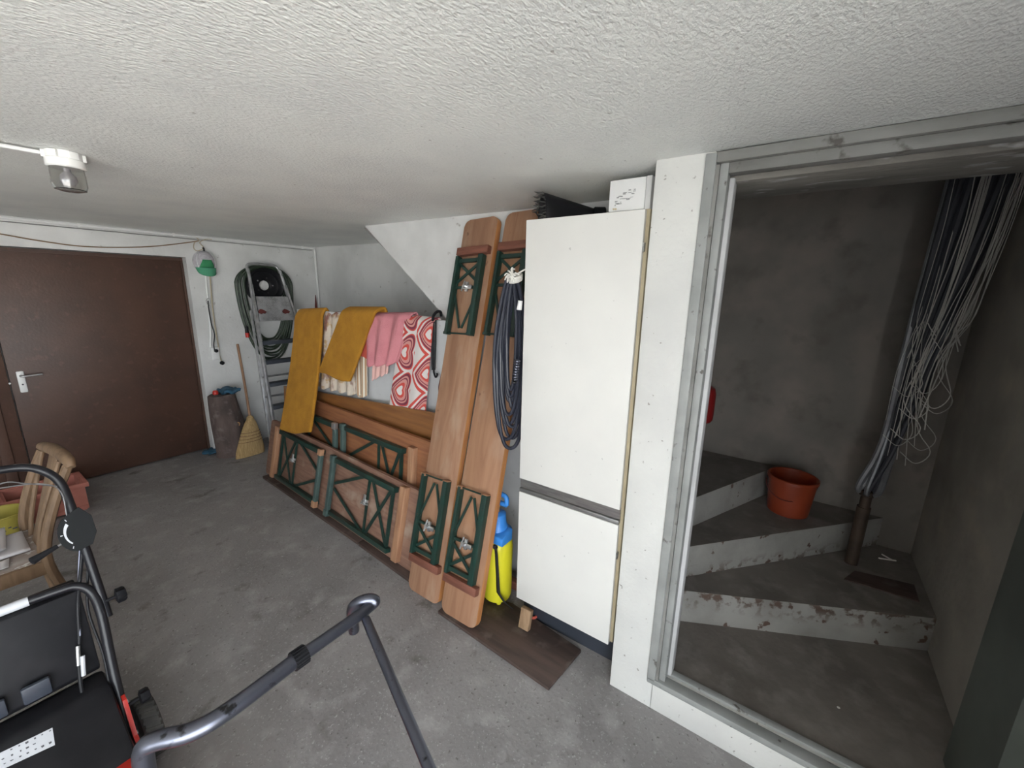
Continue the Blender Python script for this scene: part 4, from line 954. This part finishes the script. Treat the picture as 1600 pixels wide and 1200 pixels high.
# collector box
def pr_x(prof, x0, x1, name, m, bev=.006): 
    return MB().prism([(x0, y, z) for y, z in prof], (x1-x0, 0, 0), bev).build(name, m, mw, ang=30)
pr_x([(1.955, .70), (1.885, .42), (1.90, .40), (2.10, .30), (2.25, .32), (2.22, .60), (2.05, .70)], XW+.05, .168, 'collector_box', 'blk')
pr_x([(1.89, .40), (1.80, .40), (1.60, .27), (1.55, .20), (1.60, .14), (1.95, .14), (2.05, .28)], XW+.05, .174, 'rear_cover', 'blk', .018)
for x in (.02, -.075, -.17):
    MB().box((x-.032, 1.868, .425), (x+.032, 1.885, .485), .006, M4=None).build('vent_slot', 'plinth', mw)
# warning label on the cover
cn = V((0, -(.40-.27), (1.80-1.60))).normalized()
lA, lB, lC, lD = [hpl(px, py, (0, 1.80, .401), cn) for px, py in ((82, 1137), (86, 1164), (-30, 1218), (-34, 1193))]
lb_ = MB(); lb_.prism([lA, lB, lC, lD], cn*.0008); lab = lb_.build('warning_label', 'sticker', mw, smooth=False)
lp_ = MB(); rr = random.Random(4)
for i in range(9):
    for j in range(3):
        if rr.random() < .15: continue
        s0 = (i+.3)/9.3+rr.uniform(-.01, .01); t0_ = (j+.28)/3.2; ds = rr.uniform(.02, .05); dt = rr.uniform(.05, .14)
        Q = [(lA*(1-s)+lD*s)*(1-t)+(lB*(1-s)+lC*s)*t+cn*.0010 for s, t in ((s0, t0_), (s0+ds, t0_), (s0+ds*.8, t0_+dt), (s0, t0_+dt*.8))]
        lp_.prism(Q, cn*.0004)
lp_.build('pictograms', 'print', mw, smooth=False)
# deck, brackets, wheels, engine
pr_x([(1.86, .20), (1.55, .26), (1.05, .26), (.95, .18), (.95, .10), (1.86, .10)], XW+.03, .170, 'deck', 'red', .015)
MB().prism([(.186, 1.78, .34), (.186, 1.79, .32), (.186, 1.74, .20), (.186, 1.62, .15), (.186, 1.60, .20), (.186, 1.70, .22), (.186, 1.755, .335)], (.012, 0, 0), .002).build('bracket', 'red', mw)
MB().prism([(.150, 1.76, .25), (.150, 1.76, .14), (.150, 1.60, .12), (.150, 1.60, .2)], (.03, 0, 0), .003).build('bracket', 'red', mw)
def wheel(cx, cy, r=.11, w=.055):
    we = MB(); we.lathe([(r*.62, -w/2), (r*.92, -w/2), (r, -w/2+.008), (r, w/2-.008), (r*.92, w/2), (r*.62, w/2)], (cx, cy, r+.001), 40, (1, 0, 0)); 
    for k in range(30):
        a = 2*math.pi*k/30; a2 = a+.16
        P0 = V((cx-w/2+.004, cy+r*math.cos(a), r+.001+r*math.sin(a))); P1 = V((cx+w/2-.004, cy+r*math.cos(a2), r+.001+r*math.sin(a2)))
        nr = V((0, math.cos((a+a2)/2), math.sin((a+a2)/2))); we.bar(P0-nr*.004, P1-nr*.004, .010, .008, nr)
    o = we.build('wheel', 'rubber', mw)
    MB().lathe([(.012, -w/2-.004), (r*.6, -w/2+.004), (r*.64, -w/2), (r*.64, w/2), (r*.6, w/2-.004), (.012, w/2+.004)], (cx, cy, r+.001), 24, (1, 0, 0)).build('hub', 'sticker' if False else 'blk', mw)
wheel(.247, 1.83); wheel(XW-.03, 1.83); wheel(.235, 1.08, .10); wheel(XW-.02, 1.08, .10)
MB().cyl((XW-.03, 1.83, .111), (.247, 1.83, .111), .008).build('axle', 'zinc', mw)
MB().cyl((XW-.02, 1.08, .101), (.235, 1.08, .101), .008).build('axle', 'zinc', mw)
MB().lathe([(.15, 0), (.155, .02), (.15, .12), (.12, .15), (.05, .16)], (-.13, 1.25, .255), 24).build('engine_cover', 'blk', mw)

# ------------------------------------------------------------------ chair with papers
ch = empty('wooden_chair', 'old brown wooden chair with papers on its seat behind the garden machine', 'chair', (-.03, 3.02, 0))
def post(pts, w=.034, t=.028): return MB().tube(pts, [w*.6]*len(pts), 8, sub=4)
near = [(.225, 2.80, .0), (.205, 2.805, .2), (.165, 2.81, .43), (.185, 2.82, .58), (.250, 2.84, .76), (.305, 2.865, .875)]
farp = [(.20, 3.27, .0), (.18, 3.27, .2), (.145, 3.27, .43), (.16, 3.26, .58), (.215, 3.235, .76), (.265, 3.215, .885)]
post(near).build('back_leg', 'chair', ch); post(farp).build('back_leg', 'chair', ch)
MB().tube([(.312, 2.845, .868), (.310, 2.88, .90), (.300, 3.0, .912), (.285, 3.12, .912), (.268, 3.23, .90)], [.018, .026, .028, .028, .022], 10, sub=5).build('top_rail', 'chair', ch)
MB().hexa([V((.150, 2.99, .44)), V((.168, 2.99, .44)), V((.162, 3.10, .44)), V((.144, 3.10, .44)), V((.288, 2.99, .90)), V((.302, 2.99, .90)), V((.292, 3.10, .90)), V((.278, 3.10, .90))], .003).build('back_slat', 'chair', ch)
for y0 in (2.92, 3.17): MB().tube([(.152, y0, .44), (.18, y0, .6), (.285-.1*(y0-2.92), y0, .89)], .010, 8, sub=3).build('back_slat', 'chair', ch)
MB().box((-.30, 2.80, .385), (.165, 2.825, .452), .005).build('seat_rail', 'chair', ch)
MB().box((-.30, 3.25, .385), (.155, 3.275, .452), .005).build('seat_rail', 'chair', ch)
MB().box((-.30, 2.80, .385), (-.275, 3.275, .452), .005).build('seat_rail', 'chair', ch)
MB().box((-.30, 2.822, .437), (.160, 3.255, .455), .003).build('seat', 'seatw', ch)
for y in (2.82, 3.255): MB().box((-.305, y-.018, 0), (-.27, y+.018, .385), .004).build('front_leg', 'chair', ch)
for y in (2.815, 3.26): MB().box((-.29, y-.010, .17), (.19, y+.010, .20), .004).build('stretcher', 'chair', ch)
def sheet(label, poly, z, wob, sd_, m='paper', th=.004, tilt=0):
    r_ = random.Random(sd_); P4 = [V((x, y, 0)) for x, y in poly]
    ph1, ph2 = r_.uniform(0, 6), r_.uniform(0, 6)
    def f(u, v):
        p = (P4[0]*(1-u)+P4[1]*u)*(1-v)+(P4[3]*(1-u)+P4[2]*u)*v
        p.z = z+wob+wob*.8*math.sin(5*u+ph1)*math.sin(4*v+ph2)+tilt*v
        return p
    return tag(MB().grid(f, 10, 10).build('paper_sheet', m, solid=th, ang=70), label, 'paper', 'papers on the chair seat')
sheet('stack of folded papers at the back of the chair seat', [(-.26, 2.95), (.13, 2.96), (.13, 3.23), (-.26, 3.22)], .458, .006, 1, th=.010)
sheet('large creased white sheet lying on top of the papers', [(-.22, 2.93), (.06, 3.0), (.08, 3.24), (-.24, 3.23)], .475, .012, 2, th=.003, tilt=.02)
sheet('crumpled small white paper at the front edge of the seat', [(-.16, 2.84), (.05, 2.85), (.06, 2.94), (-.14, 2.94)], .457, .008, 3, th=.003)

# planter and yellow bucket by the brown door
pl = empty('terracotta_planter', 'rectangular terracotta planter box on the floor by the brown door', 'planter', (.36, 4.57, 0))
PA = V((.20, 4.55)); 
def planter():
    x0, x1, y0, y1 = .13, .535, 4.43, 4.71; h = .225; t = .016
    m_ = MB()
    for (ax0, ax1, ay0, ay1) in ((x0, x1, y0, y0+t), (x0, x1, y1-t, y1), (x0, x0+t, y0+t, y1-t), (x1-t, x1, y0+t, y1-t)): m_.box((ax0, ay0, .012), (ax1, ay1, h))
    m_.box((x0+t, y0+t, .012), (x1-t, y1-t, .03)); m_.build('box', 'terra', pl, smooth=False)
    r_ = MB(); e = .022
    for (ax0, ax1, ay0, ay1) in ((x0-e, x1+e, y0-e, y0+.002), (x0-e, x1+e, y1-.002, y1+e), (x0-e, x0+.002, y0, y1), (x1-.002, x1+e, y0, y1)): r_.box((ax0, ay0, h-.03), (ax1, ay1, h+.006), .003)
    r_.build('rim', 'terra', pl)
    MB().box((x0+t, y0+t, .03), (x1-t, y1-t, .13)).build('soil', 'soil', pl)
    MB().box((x0+.01, y0-.005, .03), (x1-.005, y0+.001, .045)).build('ridge', 'terra', pl)
    for x in (x0+.04, x1-.04):
        for y in (y0+.04, y1-.04): MB().box((x-.03, y-.03, 0), (x+.03, y+.03, .014)).build('foot', 'terra', pl)
planter()
yb = V((.055, 4.46, 0)); yb = V((.085, 4.18, 0))
ybk = empty('yellow_bucket', 'faded yellow plastic bucket on the floor behind the chair', 'bucket', yb)
MB().lathe([(.002, .004), (.095, .004), (.10, 0), (.125, .245), (.132, .25), (.130, .258), (.121, .254), (.097, .010), (.002, .010)], yb, 30, close=False).build('body', 'yellowold', ybk)
mk = MB()
for (px, py, w_) in ((12, 802, .02), (18, 806, .03), (6, 806, .014)):
    a = math.atan2(-.9, .25+.3*(px-12)/10); c_ = V((yb.x+.116*math.cos(a), yb.y+.116*math.sin(a), .17-(py-804)*.004)); mk.box(c_-V((w_/2, .003, .004)), c_+V((w_/2, .003, .004)))
mk.build('lettering_mark', 'print', ybk, smooth=False)
